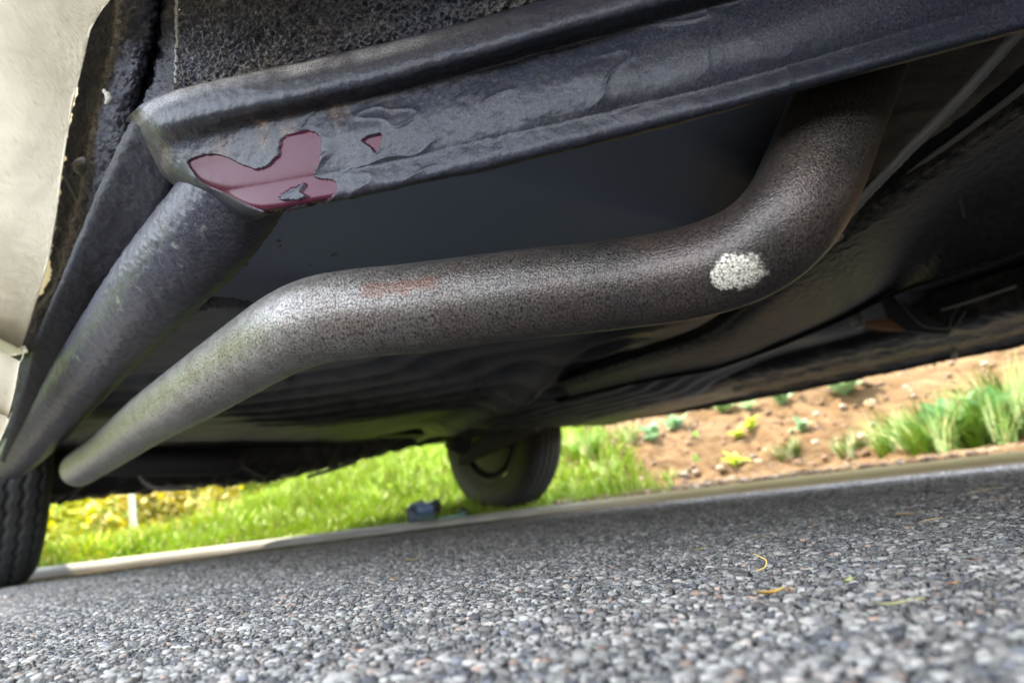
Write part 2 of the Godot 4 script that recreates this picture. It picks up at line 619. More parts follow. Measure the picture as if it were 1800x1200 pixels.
func litter() -> void:
	var stick := tube_mesh([Vector3(-0.5, 0, 0), Vector3(0, 0.02, 0.05), Vector3(0.5, 0, 0)], [.02, .024, .014], 4, 5)
	var clodm := pebble(79)
	for kind in 2:
		var where := []
		var tint := []
		for i in (2600 if kind == 0 else 5200):
			var x := rng.randf_range(0.1, 3.6)
			var d := 0.005 + 3.4 * pow(rng.randf(), 1.5)
			var z := kerb_z(x) - 0.09 - d
			var p := Vector3(x, bank(x, d) + 0.004, z)
			var b := Basis.from_euler(Vector3(rng.randf_range(-0.2, 0.2), rng.randf() * TAU, rng.randf_range(-0.2, 0.2)))
			var v := rng.randf_range(0.7, 1.3)
			if kind == 0:
				var l := 0.03 + 0.09 * pow(rng.randf(), 2.0)
				where.append(Transform3D(b.scaled_local(Vector3(l, 0.06, 0.06)), p + Vector3(0, 0.008, 0)))
				tint.append(Color(0.3, 0.22, 0.12) * v)
			else:
				var l := 0.004 + 0.016 * pow(rng.randf(), 3.0)
				where.append(Transform3D(b.scaled_local(Vector3(l, l, l)), p))
				tint.append(Color(0.15, 0.09, 0.05) * v if rng.randf() < 0.85 else Color(0.28, 0.24, 0.2) * v)
		var mm := MultiMesh.new()
		mm.transform_format = MultiMesh.TRANSFORM_3D
		mm.use_colors = true
		mm.mesh = stick if kind == 0 else clodm
		mm.instance_count = where.size()
		for i in where.size():
			mm.set_instance_transform(i, where[i])
			mm.set_instance_color(i, tint[i])
		var o := MultiMeshInstance3D.new()
		o.multimesh = mm
		o.material_override = M.straw
		o.name = numbered("dry_litter" if kind == 0 else "soil_crumbs")
		add_child(o, true)
		tag(o, "dry straw litter scattered over the soil bank" if kind == 0 else "loose crumbs of soil on the bank", "litter" if kind == 0 else "soil crumbs", "", "stuff")

# ---------------------------------------------------------------- the vehicle
var car: Node3D
const EYE := Vector3(0, 0.05, 0.05)

func car_uv(p: Vector3) -> Vector2:
	return Vector2(p.dot(AX), p.dot(BX))

func under_color(base: Color, dusty: float, seed_: int) -> Callable:
	var big := ns(seed_, 11.0, 3)
	var spot := ns(seed_ + 1, 330.0, 2)
	return func(p, _s, _t):
		var w: float = 1.0 + 0.35 * big.get_noise_3dv(p)
		var d: float = clampf(spot.get_noise_3dv(p) * 2.2 - 0.35 + 0.5 * big.get_noise_3dv(p * 1.7), 0.0, 1.0) * dusty
		return (base * w).lerp(Color(0.17, 0.155, 0.14), d)

var RAIL := [
	[Vector3(-0.259, 0.3544, -0.4141), Vector3(-0.2484, 0.3452, -0.4092), Vector3(-0.2425, 0.3335, -0.408), Vector3(-0.24, 0.3229, -0.4168), Vector3(-0.231, 0.3066, -0.4188), Vector3(-0.2093, 0.2882, -0.4172), Vector3(-0.1682, 0.2651, -0.4158), Vector3(-0.1951, 0.3482, -0.5084)],
	[Vector3(-0.2317, 0.3334, -0.3781), Vector3(-0.222, 0.3261, -0.3748), Vector3(-0.2164, 0.3159, -0.3753), Vector3(-0.2135, 0.3064, -0.3838), Vector3(-0.2049, 0.2904, -0.3858), Vector3(-0.1833, 0.2723, -0.3841), Vector3(-0.1462, 0.2512, -0.3832), Vector3(-0.1715, 0.333, -0.4761)],
	[Vector3(-0.1955, 0.3314, -0.3611), Vector3(-0.1887, 0.3248, -0.3566), Vector3(-0.1841, 0.3068, -0.3549), Vector3(-0.1861, 0.3008, -0.3687), Vector3(-0.1696, 0.2827, -0.3691), Vector3(-0.1527, 0.2618, -0.3661), Vector3(-0.1274, 0.244, -0.3664), Vector3(-0.1498, 0.3251, -0.4595)],
	[Vector3(-0.0816, 0.3142, -0.3242), Vector3(-0.0771, 0.3052, -0.3182), Vector3(-0.0739, 0.2885, -0.3172), Vector3(-0.0753, 0.2871, -0.332), Vector3(-0.0717, 0.2663, -0.331), Vector3(-0.0689, 0.2475, -0.3336), Vector3(-0.0674, 0.2364, -0.3436), Vector3(-0.076, 0.317, -0.4368)],
	[Vector3(-0.0131, 0.3075, -0.3052), Vector3(-0.0108, 0.2986, -0.2992), Vector3(-0.0084, 0.2837, -0.2978), Vector3(-0.0068, 0.2831, -0.3123), Vector3(-0.0046, 0.261, -0.3117), Vector3(-0.0023, 0.2431, -0.3141), Vector3(-0.0004, 0.2334, -0.3258), Vector3(0.01, 0.3144, -0.4189)],
	[Vector3(0.0487, 0.3066, -0.29), Vector3(0.0495, 0.2973, -0.2841), Vector3(0.0503, 0.2825, -0.2826), Vector3(0.0548, 0.2824, -0.2971), Vector3(0.0569, 0.2575, -0.294), Vector3(0.0608, 0.2413, -0.298), Vector3(0.0664, 0.2331, -0.3104), Vector3(0.0985, 0.3151, -0.4033)],
	[Vector3(0.1165, 0.308, -0.2742), Vector3(0.116, 0.2982, -0.2684), Vector3(0.1157, 0.2837, -0.2689), Vector3(0.1206, 0.2805, -0.281), Vector3(0.1205, 0.2569, -0.2787), Vector3(0.1236, 0.2409, -0.2837), Vector3(0.1299, 0.2341, -0.2947), Vector3(0.1837, 0.3178, -0.3872)],
	[Vector3(0.2093, 0.3142, -0.2572), Vector3(0.2062, 0.3041, -0.2514), Vector3(0.2044, 0.2888, -0.2522), Vector3(0.2124, 0.2859, -0.2632), Vector3(0.2115, 0.267, -0.2638), Vector3(0.2145, 0.249, -0.2693), Vector3(0.222, 0.2396, -0.2778), Vector3(0.3096, 0.3267, -0.3695)],
	[Vector3(0.31, 0.3232, -0.2467), Vector3(0.3052, 0.3142, -0.2417), Vector3(0.3019, 0.299, -0.2424), Vector3(0.3101, 0.2954, -0.2515), Vector3(0.3078, 0.2777, -0.2529), Vector3(0.3087, 0.2597, -0.2574), Vector3(0.3154, 0.2469, -0.2657), Vector3(0.4389, 0.3379, -0.3564)],
]
# end rail

func chaikin(P: Array) -> PackedVector2Array:
	for pass_ in 2:
		var q := []
		for i in P.size():
			var a: Vector2 = P[i]
			var b: Vector2 = P[(i + 1) % P.size()]
			q.append(a.lerp(b, 0.22))
			q.append(a.lerp(b, 0.78))
		P = q
	return PackedVector2Array(P)

func vehicle() -> void:
	car = thing("parked_car", "old beige car seen from beneath, black underseal flaking off dark red paint", "car", AX * 0.5 + BX * 1.0)
	var big := ns(101, 16.0, 3)
	var blob := ns(102, 60.0, 2)
	var bead := ns(103, 210.0, 2)
	var crust := ns(104, 330.0, 3)

	# closed body above everything
	var c := AX * 0.5 + BX * 1.0
	part("body_shell", bevel_box(c + Vector3(0, 1.18, 0) + BX * 0.04, AX * 2.1, Vector3(0, 0.74, 0), BX * 0.91, 0.05), mat(Color(0.62, 0.56, 0.42), 0.4), car)

	# beige side panel: its lower edge hangs over the left of the picture
	var edge := [Vector3(1.1165, 0.33, 1.147), Vector3(0.7145, 0.335, 0.7018), Vector3(0.3795, 0.34, 0.3308), Vector3(0.1115, 0.348, 0.034), Vector3(-0.056, 0.356, -0.1515), Vector3(-0.1479, 0.3298, -0.2533), Vector3(-0.2281, 0.3912, -0.3422), Vector3(-0.2755, 0.4195, -0.3947), Vector3(-0.3037, 0.4124, -0.4258), Vector3(-0.3344, 0.3993, -0.4598), Vector3(-0.3577, 0.3653, -0.4857), Vector3(-0.3826, 0.3291, -0.5133), Vector3(-0.4088, 0.3065, -0.5423), Vector3(-0.4612, 0.2991, -0.6004), Vector3(-0.5093, 0.2902, -0.6536), Vector3(-0.5652, 0.2892, -0.7155), Vector3(-0.6386, 0.3112, -0.7968), Vector3(-2.3217, 0.9007, -2.6608)]
	var S := []
	for p in edge:
		var o := Vector3(p.x, 0, p.z) - BX * 0.09
		S.append([p - BX * 0.002 + Vector3(0, 0.006, 0), p + BX * 0.0002 + Vector3(0, 0.0015, 0), p, p - BX * 0.004 + Vector3(0, 0.0015, 0), p - BX * 0.05 + Vector3(0, 0.03, 0), p - BX * 0.13 + Vector3(0, 0.1, 0), o - BX * 0.1 + Vector3(0, 0.62, 0), o - BX * 0.02 + Vector3(0, 1.4, 0)])
	var rows := rough(loft(S, 560, 150), Vector3(-2, 0.3, 1), [[big, 0.0012], [crust, 0.0004]])
	var fleck := ns(105, 260.0, 2)
	var fl2 := ns(106, 24.0, 3)
	var beige := func(p, _s, t):
		var near := clampf(1.0 - (t - 0.3) * 2.2, 0.0, 1.0)
		var k: float = clampf(fleck.get_noise_3dv(p) * 3.0 - 1.25 + 0.55 * near + 0.6 * fl2.get_noise_3dv(p), 0.0, 1.0)
		var base := Color(0.66, 0.605, 0.47) * (1.0 + 0.08 * fl2.get_noise_3dv(p * 0.5))
		return base.lerp(Color(0.3, 0.21, 0.13), k * 0.24)
	part("side_panel", grid(rows, Vector3(-2, 0.3, 1), beige), M.beige, car)
	# second panel below the seam
	edge = [Vector3(-0.4662, 0.2373, -0.5939), Vector3(-0.4732, 0.237, -0.6017), Vector3(-0.4981, 0.2174, -0.6292), Vector3(-0.5419, 0.2031, -0.6778), Vector3(-0.5805, 0.1939, -0.7205), Vector3(-1.174, 0.1704, -1.3778)]
	S = []
	for i in edge.size():
		var p: Vector3 = edge[i]
		var up: Vector3 = Vector3(-0.4887, 0.2466, -0.6188) - AX * 0.0 + (Vector3(-1.9461, 0.7389, -2.2328) - Vector3(-0.4887, 0.2466, -0.6188)) * (i / 5.0)
		up.y = maxf(up.y, p.y + 0.002)
		S.append([p + BX * 0.003 + Vector3(0, 0.012, 0), p, p - BX * 0.003 + Vector3(0, 0.002, 0), p - BX * 0.03 + Vector3(0, 0.02, 0), p - BX * 0.07 + Vector3(0, 0.07, 0)])
	part("lower_panel", grid(rough(loft(S, 90, 60), Vector3(-2, 0.3, 1), [[crust, 0.0004]]), Vector3(-2, 0.3, 1), beige), M.beige, car)

	# rough inner side strips between the beige panel and the flange
	S = [
		[Vector3(-0.3606, 0.581, -0.507), Vector3(-0.32, 0.5606, -0.4915), Vector3(-0.2658, 0.4796, -0.4138), Vector3(-0.2394, 0.453, -0.3895), Vector3(-0.2254, 0.4514, -0.3899), Vector3(-0.2377, 0.4803, -0.4188), Vector3(-0.216, 0.4503, -0.3902), Vector3(-0.2029, 0.4386, -0.3797)],
		[Vector3(-0.373, 0.5367, -0.5284), Vector3(-0.3348, 0.5183, -0.5123), Vector3(-0.2768, 0.4415, -0.4284), Vector3(-0.2502, 0.4174, -0.4035), Vector3(-0.2361, 0.4158, -0.4039), Vector3(-0.2494, 0.441, -0.4337), Vector3(-0.2276, 0.4131, -0.4046), Vector3(-0.2064, 0.393, -0.3869)],
		[Vector3(-0.3951, 0.5147, -0.5545), Vector3(-0.359, 0.4977, -0.5381), Vector3(-0.2993, 0.4266, -0.4528), Vector3(-0.2692, 0.4007, -0.4232), Vector3(-0.2523, 0.3968, -0.421), Vector3(-0.2647, 0.4194, -0.4494), Vector3(-0.2399, 0.3905, -0.4175), Vector3(-0.2079, 0.3575, -0.3896)],
		[Vector3(-0.4317, 0.4833, -0.5932), Vector3(-0.3977, 0.4653, -0.5771), Vector3(-0.3298, 0.3981, -0.4857), Vector3(-0.2993, 0.3734, -0.4558), Vector3(-0.2827, 0.3678, -0.452), Vector3(-0.293, 0.3846, -0.4736), Vector3(-0.266, 0.3599, -0.4333), Vector3(-0.2365, 0.3401, -0.394)],
		[Vector3(-0.4742, 0.4464, -0.6437), Vector3(-0.4412, 0.4319, -0.6267), Vector3(-0.3742, 0.3762, -0.5375), Vector3(-0.3426, 0.3561, -0.5064), Vector3(-0.3192, 0.3436, -0.4889), Vector3(-0.3074, 0.3376, -0.4801), Vector3(-0.3004, 0.3344, -0.4758), Vector3(-0.2858, 0.3279, -0.4619)],
		[Vector3(-0.5182, 0.4057, -0.695), Vector3(-0.4907, 0.3936, -0.6775), Vector3(-0.4332, 0.355, -0.6046), Vector3(-0.3943, 0.3293, -0.5595), Vector3(-0.3797, 0.3199, -0.5464), Vector3(-0.3707, 0.3121, -0.538), Vector3(-0.3645, 0.3068, -0.5321), Vector3(-0.3579, 0.3024, -0.5271)],
		[Vector3(-0.5726, 0.383, -0.7626), Vector3(-0.5504, 0.3733, -0.7444), Vector3(-0.4786, 0.3322, -0.6516), Vector3(-0.449, 0.3159, -0.6144), Vector3(-0.4332, 0.3076, -0.5958), Vector3(-0.4209, 0.3014, -0.5819), Vector3(-0.412, 0.2972, -0.5727), Vector3(-0.4066, 0.2949, -0.5681)],
		[Vector3(-0.7097, 0.3964, -0.8932), Vector3(-0.6837, 0.3863, -0.8751), Vector3(-0.6119, 0.3526, -0.7908), Vector3(-0.5772, 0.3376, -0.7533), Vector3(-0.5516, 0.3264, -0.7251), Vector3(-0.5333, 0.3189, -0.7064), Vector3(-0.5189, 0.3131, -0.6924), Vector3(-0.5033, 0.3072, -0.6784)],
		[Vector3(-0.8529, 0.3936, -1.0485), Vector3(-0.7988, 0.3754, -1.0015), Vector3(-0.7163, 0.3431, -0.9065), Vector3(-0.6724, 0.327, -0.859), Vector3(-0.638, 0.3143, -0.8209), Vector3(-0.6115, 0.3047, -0.7924), Vector3(-0.5852, 0.295, -0.7639), Vector3(-0.558, 0.2853, -0.7354)],
		[Vector3(-1.0474, 0.3664, -1.2614), Vector3(-0.9514, 0.3394, -1.1651), Vector3(-0.902, 0.3253, -1.1171), Vector3(-0.8542, 0.3125, -1.0687), Vector3(-0.8176, 0.3024, -1.03), Vector3(-0.7815, 0.2923, -0.9913), Vector3(-0.7458, 0.2823, -0.9526), Vector3(-0.7089, 0.2721, -0.9139)],
		[Vector3(-1.2613, 0.3062, -1.4826), Vector3(-1.1592, 0.286, -1.3845), Vector3(-1.1473, 0.2834, -1.3852), Vector3(-1.0947, 0.2738, -1.3361), Vector3(-1.0463, 0.2647, -1.2868), Vector3(-1.0155, 0.259, -1.2573), Vector3(-0.9851, 0.2534, -1.2278), Vector3(-0.9471, 0.2462, -1.1883)],
	]
	rows = rough(loft(S, 440, 190), EYE, [[blob, 0.004], [bead, 0.0018], [crust, 0.0009]])
	part("inner_side", grid(rows, EYE, under_color(Color(0.034, 0.038, 0.056), 0.12, 111)), M.underseal_dull, car)
	part("flaked_edge", tube_mesh([Vector3(-0.2868, 0.394, -0.43), Vector3(-0.2834, 0.3875, -0.4285), Vector3(-0.2818, 0.3828, -0.4276), Vector3(-0.284, 0.3797, -0.4284)], [.001, .0022, .0024, .0008], 14, 8, null, [[bead, 0.0012]]), mat(Color(0.3, 0.29, 0.25), 0.8), car)
	part("weld_bead", tube_mesh([Vector3(-0.2036, 0.4308, -0.3765), Vector3(-0.2033, 0.4039, -0.3781), Vector3(-0.2055, 0.3778, -0.3825), Vector3(-0.2074, 0.3493, -0.3844)], [.0012, .0014, .0013, .0012], 60, 10, null, [[bead, 0.0011]]), mat(Color(0.2, 0.195, 0.19), 0.6), car)
	part("support_rod", tube_mesh([Vector3(-0.438, 0.4475, -0.5815), Vector3(-0.4329, 0.4248, -0.5975), Vector3(-0.4284, 0.4037, -0.6131), Vector3(-0.4306, 0.4026, -0.6237)], [.0022, .0022, .0022, .0022], 20, 8), M.steel, car)
	part("drain_bung", tube_mesh([Vector3(-0.3834, 0.4087, -0.55), Vector3(-0.3743, 0.3991, -0.5369), Vector3(-0.3677, 0.3923, -0.5283)], [.0075, .0085, .004], 12, 22, func(_p, _s, _t): return Color(0.06, 0.06, 0.066), [[bead, 0.001]]), M.underseal_dull, car)

	# underside of the sill above the flange
	S = [
		[Vector3(-0.2005, 0.4405, -0.372), Vector3(-0.1259, 0.3952, -0.3318), Vector3(-0.0632, 0.3658, -0.303), Vector3(-0.0043, 0.3514, -0.286), Vector3(0.0572, 0.3384, -0.2687)],
		[Vector3(-0.2025, 0.4076, -0.3771), Vector3(-0.1318, 0.3723, -0.3406), Vector3(-0.0702, 0.3469, -0.3129), Vector3(-0.007, 0.3309, -0.2932), Vector3(0.0535, 0.3188, -0.2766)],
		[Vector3(-0.2052, 0.3797, -0.382), Vector3(-0.1375, 0.3539, -0.3493), Vector3(-0.0742, 0.3313, -0.3199), Vector3(-0.0089, 0.3192, -0.3002), Vector3(0.052, 0.3116, -0.2836)],
		[Vector3(-0.2088, 0.3503, -0.3842), Vector3(-0.1417, 0.3313, -0.3549), Vector3(-0.0794, 0.3147, -0.3282), Vector3(-0.0109, 0.3068, -0.3075), Vector3(0.0511, 0.3058, -0.2922)],
		[Vector3(-0.2135, 0.3478, -0.39), Vector3(-0.1486, 0.3377, -0.3719), Vector3(-0.0831, 0.3223, -0.3448), Vector3(-0.0114, 0.3151, -0.3239), Vector3(0.0536, 0.3144, -0.3086)],
	]
	rows = rough(loft(S, 210, 420), EYE, [[blob, 0.0022], [bead, 0.0026], [crust, 0.0016]])
	var tan_ := ns(108, 18.0, 3)
	var uc := under_color(Color(0.027, 0.03, 0.046), 0.5, 113)
	part("sill_underside", grid(rows, EYE, func(p, s, t):
		var k: float = smoothstep(0.42, 0.8, s) * clampf(0.4 + tan_.get_noise_3dv(p) * 1.3, 0.0, 1.0)
		return uc.call(p, s, t).lerp(Color(0.2, 0.17, 0.13), k * 0.6)), M.underseal, car)

	# flanged cross rail with flaking underseal
	var red_a := chaikin([Vector2(0.1880, 0.5429), Vector2(0.2100, 0.5286), Vector2(0.2320, 0.5214), Vector2(0.2480, 0.5214), Vector2(0.2580, 0.5357), Vector2(0.2640, 0.5571), Vector2(0.2680, 0.5929), Vector2(0.2740, 0.6214), Vector2(0.2800, 0.6429), Vector2(0.2880, 0.6429), Vector2(0.2960, 0.6286), Vector2(0.3080, 0.5929), Vector2(0.3100, 0.5643), Vector2(0.3140, 0.5357), Vector2(0.3180, 0.5214), Vector2(0.3220, 0.5143), Vector2(0.3280, 0.5143), Vector2(0.3360, 0.5143), Vector2(0.3400, 0.5214), Vector2(0.3420, 0.5429), Vector2(0.3420, 0.5786), Vector2(0.3360, 0.6571), Vector2(0.3320, 0.6857), Vector2(0.3260, 0.7000), Vector2(0.3240, 0.7286), Vector2(0.3320, 0.7429), Vector2(0.3400, 0.7500), Vector2(0.3400, 0.7786), Vector2(0.3340, 0.8071), Vector2(0.3220, 0.8214), Vector2(0.3000, 0.8714), Vector2(0.2940, 0.8286), Vector2(0.2780, 0.8286), Vector2(0.2460, 0.8500), Vector2(0.1960, 0.8500), Vector2(0.2020, 0.8071), Vector2(0.1860, 0.7786), Vector2(0.1780, 0.7500), Vector2(0.1720, 0.7143), Vector2(0.1580, 0.6929), Vector2(0.1660, 0.6429), Vector2(0.1780, 0.5929)])
	var hole := chaikin([Vector2(0.2700, 0.7857), Vector2(0.2840, 0.7643), Vector2(0.2920, 0.7571), Vector2(0.3020, 0.7500), Vector2(0.3100, 0.7429), Vector2(0.3140, 0.7500), Vector2(0.3080, 0.7643), Vector2(0.3020, 0.7714), Vector2(0.3040, 0.7857), Vector2(0.3080, 0.7929), Vector2(0.2980, 0.8000), Vector2(0.2880, 0.8000), Vector2(0.2800, 0.7929)])
	var red_b := chaikin([Vector2(0.3740, 0.6000), Vector2(0.3820, 0.5929), Vector2(0.3880, 0.5929), Vector2(0.3960, 0.5929), Vector2(0.3940, 0.6286), Vector2(0.3900, 0.6571), Vector2(0.3860, 0.6714), Vector2(0.3840, 0.6500), Vector2(0.3800, 0.6286)])
	var jit := ns(116, 8.0, 3)
	var inside := func(s: float, t: float) -> bool:
		var q := Vector2(s + 0.0012 * jit.get_noise_2d(s * 9.0, t * 3.0), t + 0.006 * jit.get_noise_2d(s * 9.0 + 40.0, t * 3.0))
		return (Geometry2D.is_point_in_polygon(q, red_a) and not Geometry2D.is_point_in_polygon(q, hole)) or Geometry2D.is_point_in_polygon(q, red_b)
	var fold := ns(107, 15.0, 2)
	var lumps := ns(112, 26.0, 3)
	var rustn_ := ns(110, 14.0, 2)
	var base_rows := loft(RAIL, 1000, 240)
	rows = rough(base_rows, EYE, [[blob, 0.0005], [bead, 0.0002]], func(p, s, t, h):
		if inside.call(s, t): return 0.0
		var thick := 0.0013
		# folds and blobs of thick sealer along the middle
		var f: float = fold.get_noise_3dv(p * Vector3(1, 2.2, 1))
		var ridge: float = pow(1.0 - absf(f), 12.0) * 0.0011 * smoothstep(-0.35, 0.3, rustn_.get_noise_3dv(p)) * smoothstep(0.26, 0.42, t) * smoothstep(0.97, 0.8, t) * smoothstep(0.2, 0.34, s) * smoothstep(0.86, 0.7, s) + 0.0009 * lumps.get_noise_3dv(p) * smoothstep(0.3, 0.45, t) * smoothstep(0.3, 0.45, s) * smoothstep(0.86, 0.7, s)
		var smooth_: float = lerpf(1.0, 0.25, smoothstep(0.58, 0.75, s))
		return thick + h * smooth_ + ridge)
	var rc := under_color(Color(0.024, 0.027, 0.041), 0.15, 115)
	var rustn := ns(109, 30.0, 3)
	var rail := grid(rows, EYE, func(p, s, t):
		var base: Color = rc.call(p, s, t)
		# pale lip of the flange: wear plus painted highlight; brown dust in the groove
		var lip: float = smoothstep(0.08, 0.03, absf(t - 0.125)) * smoothstep(0.62, 0.3, s) * clampf(0.7 + rustn.get_noise_3dv(p), 0.0, 1.0)
		var dust: float = smoothstep(0.3, 0.45, t) * smoothstep(0.62, 0.45, t) * smoothstep(0.45, 0.3, s) * clampf(rustn.get_noise_3dv(p * 1.4) * 1.8, 0.0, 1.0)
		return base.lerp(Color(0.3, 0.3, 0.31), lip * 0.7).lerp(Color(0.17, 0.11, 0.07), dust * 0.7), inside, false)
	part("cross_rail", rail, M.underseal, car)
	part("bare_paint_patch", grid(rows, EYE, func(p, _s, t):
		var m: float = 1.0 + 0.35 * rustn.get_noise_3dv(p) + 0.25 * bead.get_noise_3dv(p)
		var low: float = smoothstep(0.78, 0.86, t + 0.05 * rustn.get_noise_3dv(p * 2.0))
		var scuff: float = clampf(bead.get_noise_3dv(p * Vector3(0.4, 1.6, 0.4)) * 3.0 - 1.1, 0.0, 1.0)
		return (Color(1, 1, 1) * m).lerp(Color(0.55, 0.5, 0.5), low * 0.8).lerp(Color(2.2, 3.5, 2.5), scuff * 0.25), inside, true), M.red_paint, car, "dark red paint laid bare where the black underseal flaked off")

	# flange that runs back from the corner, and the round side tube
	S = [
		[Vector3(-0.2421, 0.3448, -0.3959), Vector3(-0.2351, 0.3354, -0.391), Vector3(-0.2264, 0.3237, -0.4012), Vector3(-0.2224, 0.3167, -0.4163), Vector3(-0.226, 0.3217, -0.4377)],
		[Vector3(-0.2881, 0.3299, -0.4377), Vector3(-0.2805, 0.3232, -0.4343), Vector3(-0.2687, 0.3126, -0.4421), Vector3(-0.263, 0.2987, -0.46), Vector3(-0.2643, 0.3034, -0.4784)],
		[Vector3(-0.391, 0.2887, -0.5366), Vector3(-0.3828, 0.2852, -0.5324), Vector3(-0.3715, 0.283, -0.5381), Vector3(-0.3627, 0.2816, -0.5529), Vector3(-0.3633, 0.2863, -0.5702)],
		[Vector3(-0.4978, 0.2706, -0.6504), Vector3(-0.4889, 0.267, -0.6452), Vector3(-0.4792, 0.2639, -0.65), Vector3(-0.4772, 0.2617, -0.666), Vector3(-0.4855, 0.2672, -0.6884)],
		[Vector3(-0.6832, 0.2438, -0.8643), Vector3(-0.6711, 0.2406, -0.8568), Vector3(-0.666, 0.2384, -0.8625), Vector3(-0.6716, 0.2367, -0.8815), Vector3(-0.6848, 0.2404, -0.9063)],
		[Vector3(-0.9227, 0.23, -1.1408), Vector3(-0.9008, 0.2263, -1.1212), Vector3(-0.8932, 0.2244, -1.1216), Vector3(-0.8973, 0.2242, -1.1423), Vector3(-0.9343, 0.2304, -1.1923)],
	]
	rows = rough(loft(S, 260, 70), EYE, [[blob, 0.0007], [bead, 0.0003]])
	part("side_flange", grid(rows, EYE, under_color(Color(0.02, 0.023, 0.037), 0.25, 117)), M.underseal_dull, car)
	var tube_path := [Vector3(-0.158, 0.2945, -0.3981), Vector3(-0.1844, 0.2833, -0.4184), Vector3(-0.2125, 0.2723, -0.4397), Vector3(-0.2798, 0.2607, -0.4993), Vector3(-0.4024, 0.2578, -0.6289), Vector3(-0.5685, 0.2517, -0.8056), Vector3(-0.8076, 0.2454, -1.0649), Vector3(-1.0139, 0.2499, -1.2905)]
	var tc := under_color(Color(0.058, 0.062, 0.088), 0.3, 119)
	var peel := ns(121, 40.0, 3)
	part("side_tube", tube_mesh(tube_path, [.029, .033, .0345, .0345, .034, .034, .034, .033], 330, 130, func(p, s, t):
		var k: float = clampf(peel.get_noise_3dv(p) * 4.0 - 1.9, 0.0, 1.0)
		return tc.call(p, s, t).lerp(Color(0.28, 0.3, 0.3), k), [[blob, 0.0006], [bead, 0.0005], [crust, 0.0003]]), M.underseal, car)

	floor_pan()
	exhaust()
	recess_parts()
	rear_parts()

# the floor above everything, as a height over the ground plan
func floor_h(x: float, z: float) -> float:
	var u := x * AX.x + z * AX.z
	var v := x * BX.x + z * BX.z
	var h := 0.345
	# step down to the ribbed rear floor
	var rear := smoothstep(0.70, 0.80, u - 0.25 * smoothstep(0.3, 0.7, v))
	h -= 0.022 * rear
	var ribs := 0.0
	var k := -z + 0.10 * sin(x * 3.0)
	if k > 0.86 and k < 1.75:
		ribs = 0.013 * sin(k * 62.0) * smoothstep(0.86, 0.98, k) * smoothstep(1.75, 1.5, k) * smoothstep(0.34, 0.05, x) * smoothstep(-0.75, -0.5, x)
	h += ribs
	# broad hat-section beam that runs straight away from the camera
	var left := lerpf(0.335, 0.46, smoothstep(-0.3, -1.35, z))
	var right := lerpf(0.66, 0.54, smoothstep(-0.65, -1.3, z))
	var beam := smoothstep(left - 0.045, left + 0.03, x) * smoothstep(right + 0.02, right - 0.05, x) * smoothstep(-1.5, -1.25, z)
	var crown := 0.012 * sin(clampf((x - left) / maxf(0.02, right - left), 0.0, 1.0) * PI)
	h = lerpf(h, 0.40 - crown, beam)
	h = lerpf(h, 0.418, smoothstep(-0.02, 0.05, (x - 0.009 + 1.21 * (z + 0.52)) / 1.57) * smoothstep(left + 0.02, left - 0.05, x) * smoothstep(-1.1, -0.8, z))
	# recess beyond the beam
	var hollow := smoothstep(right - 0.005, right + 0.03, x) * smoothstep(1.72, 1.62, v) * smoothstep(-1.5, -1.3, z)
	h = lerpf(h, 0.42, hollow)
	# long ridge that runs on to the far wheel
	var rv := v - (0.93 + 0.36 * (u - 0.88))
	h -= 0.04 * exp(-rv * rv / 0.0012) * smoothstep(0.75, 0.95, u)
	h += 0.006 * sin(v * 75.0 + 3.0 * u) * smoothstep(0.03, 0.15, rv) * smoothstep(0.7, 1.0, u) * smoothstep(1.75, 1.6, v)
	# floor beyond the ridge sinks towards the far sill
	h -= 0.02 * smoothstep(0.03, 0.12, rv) * smoothstep(0.8, 1.0, u)
	h += 0.05 * smoothstep(1.6, 1.9, u) * smoothstep(1.0, 1.5, v)
	return h

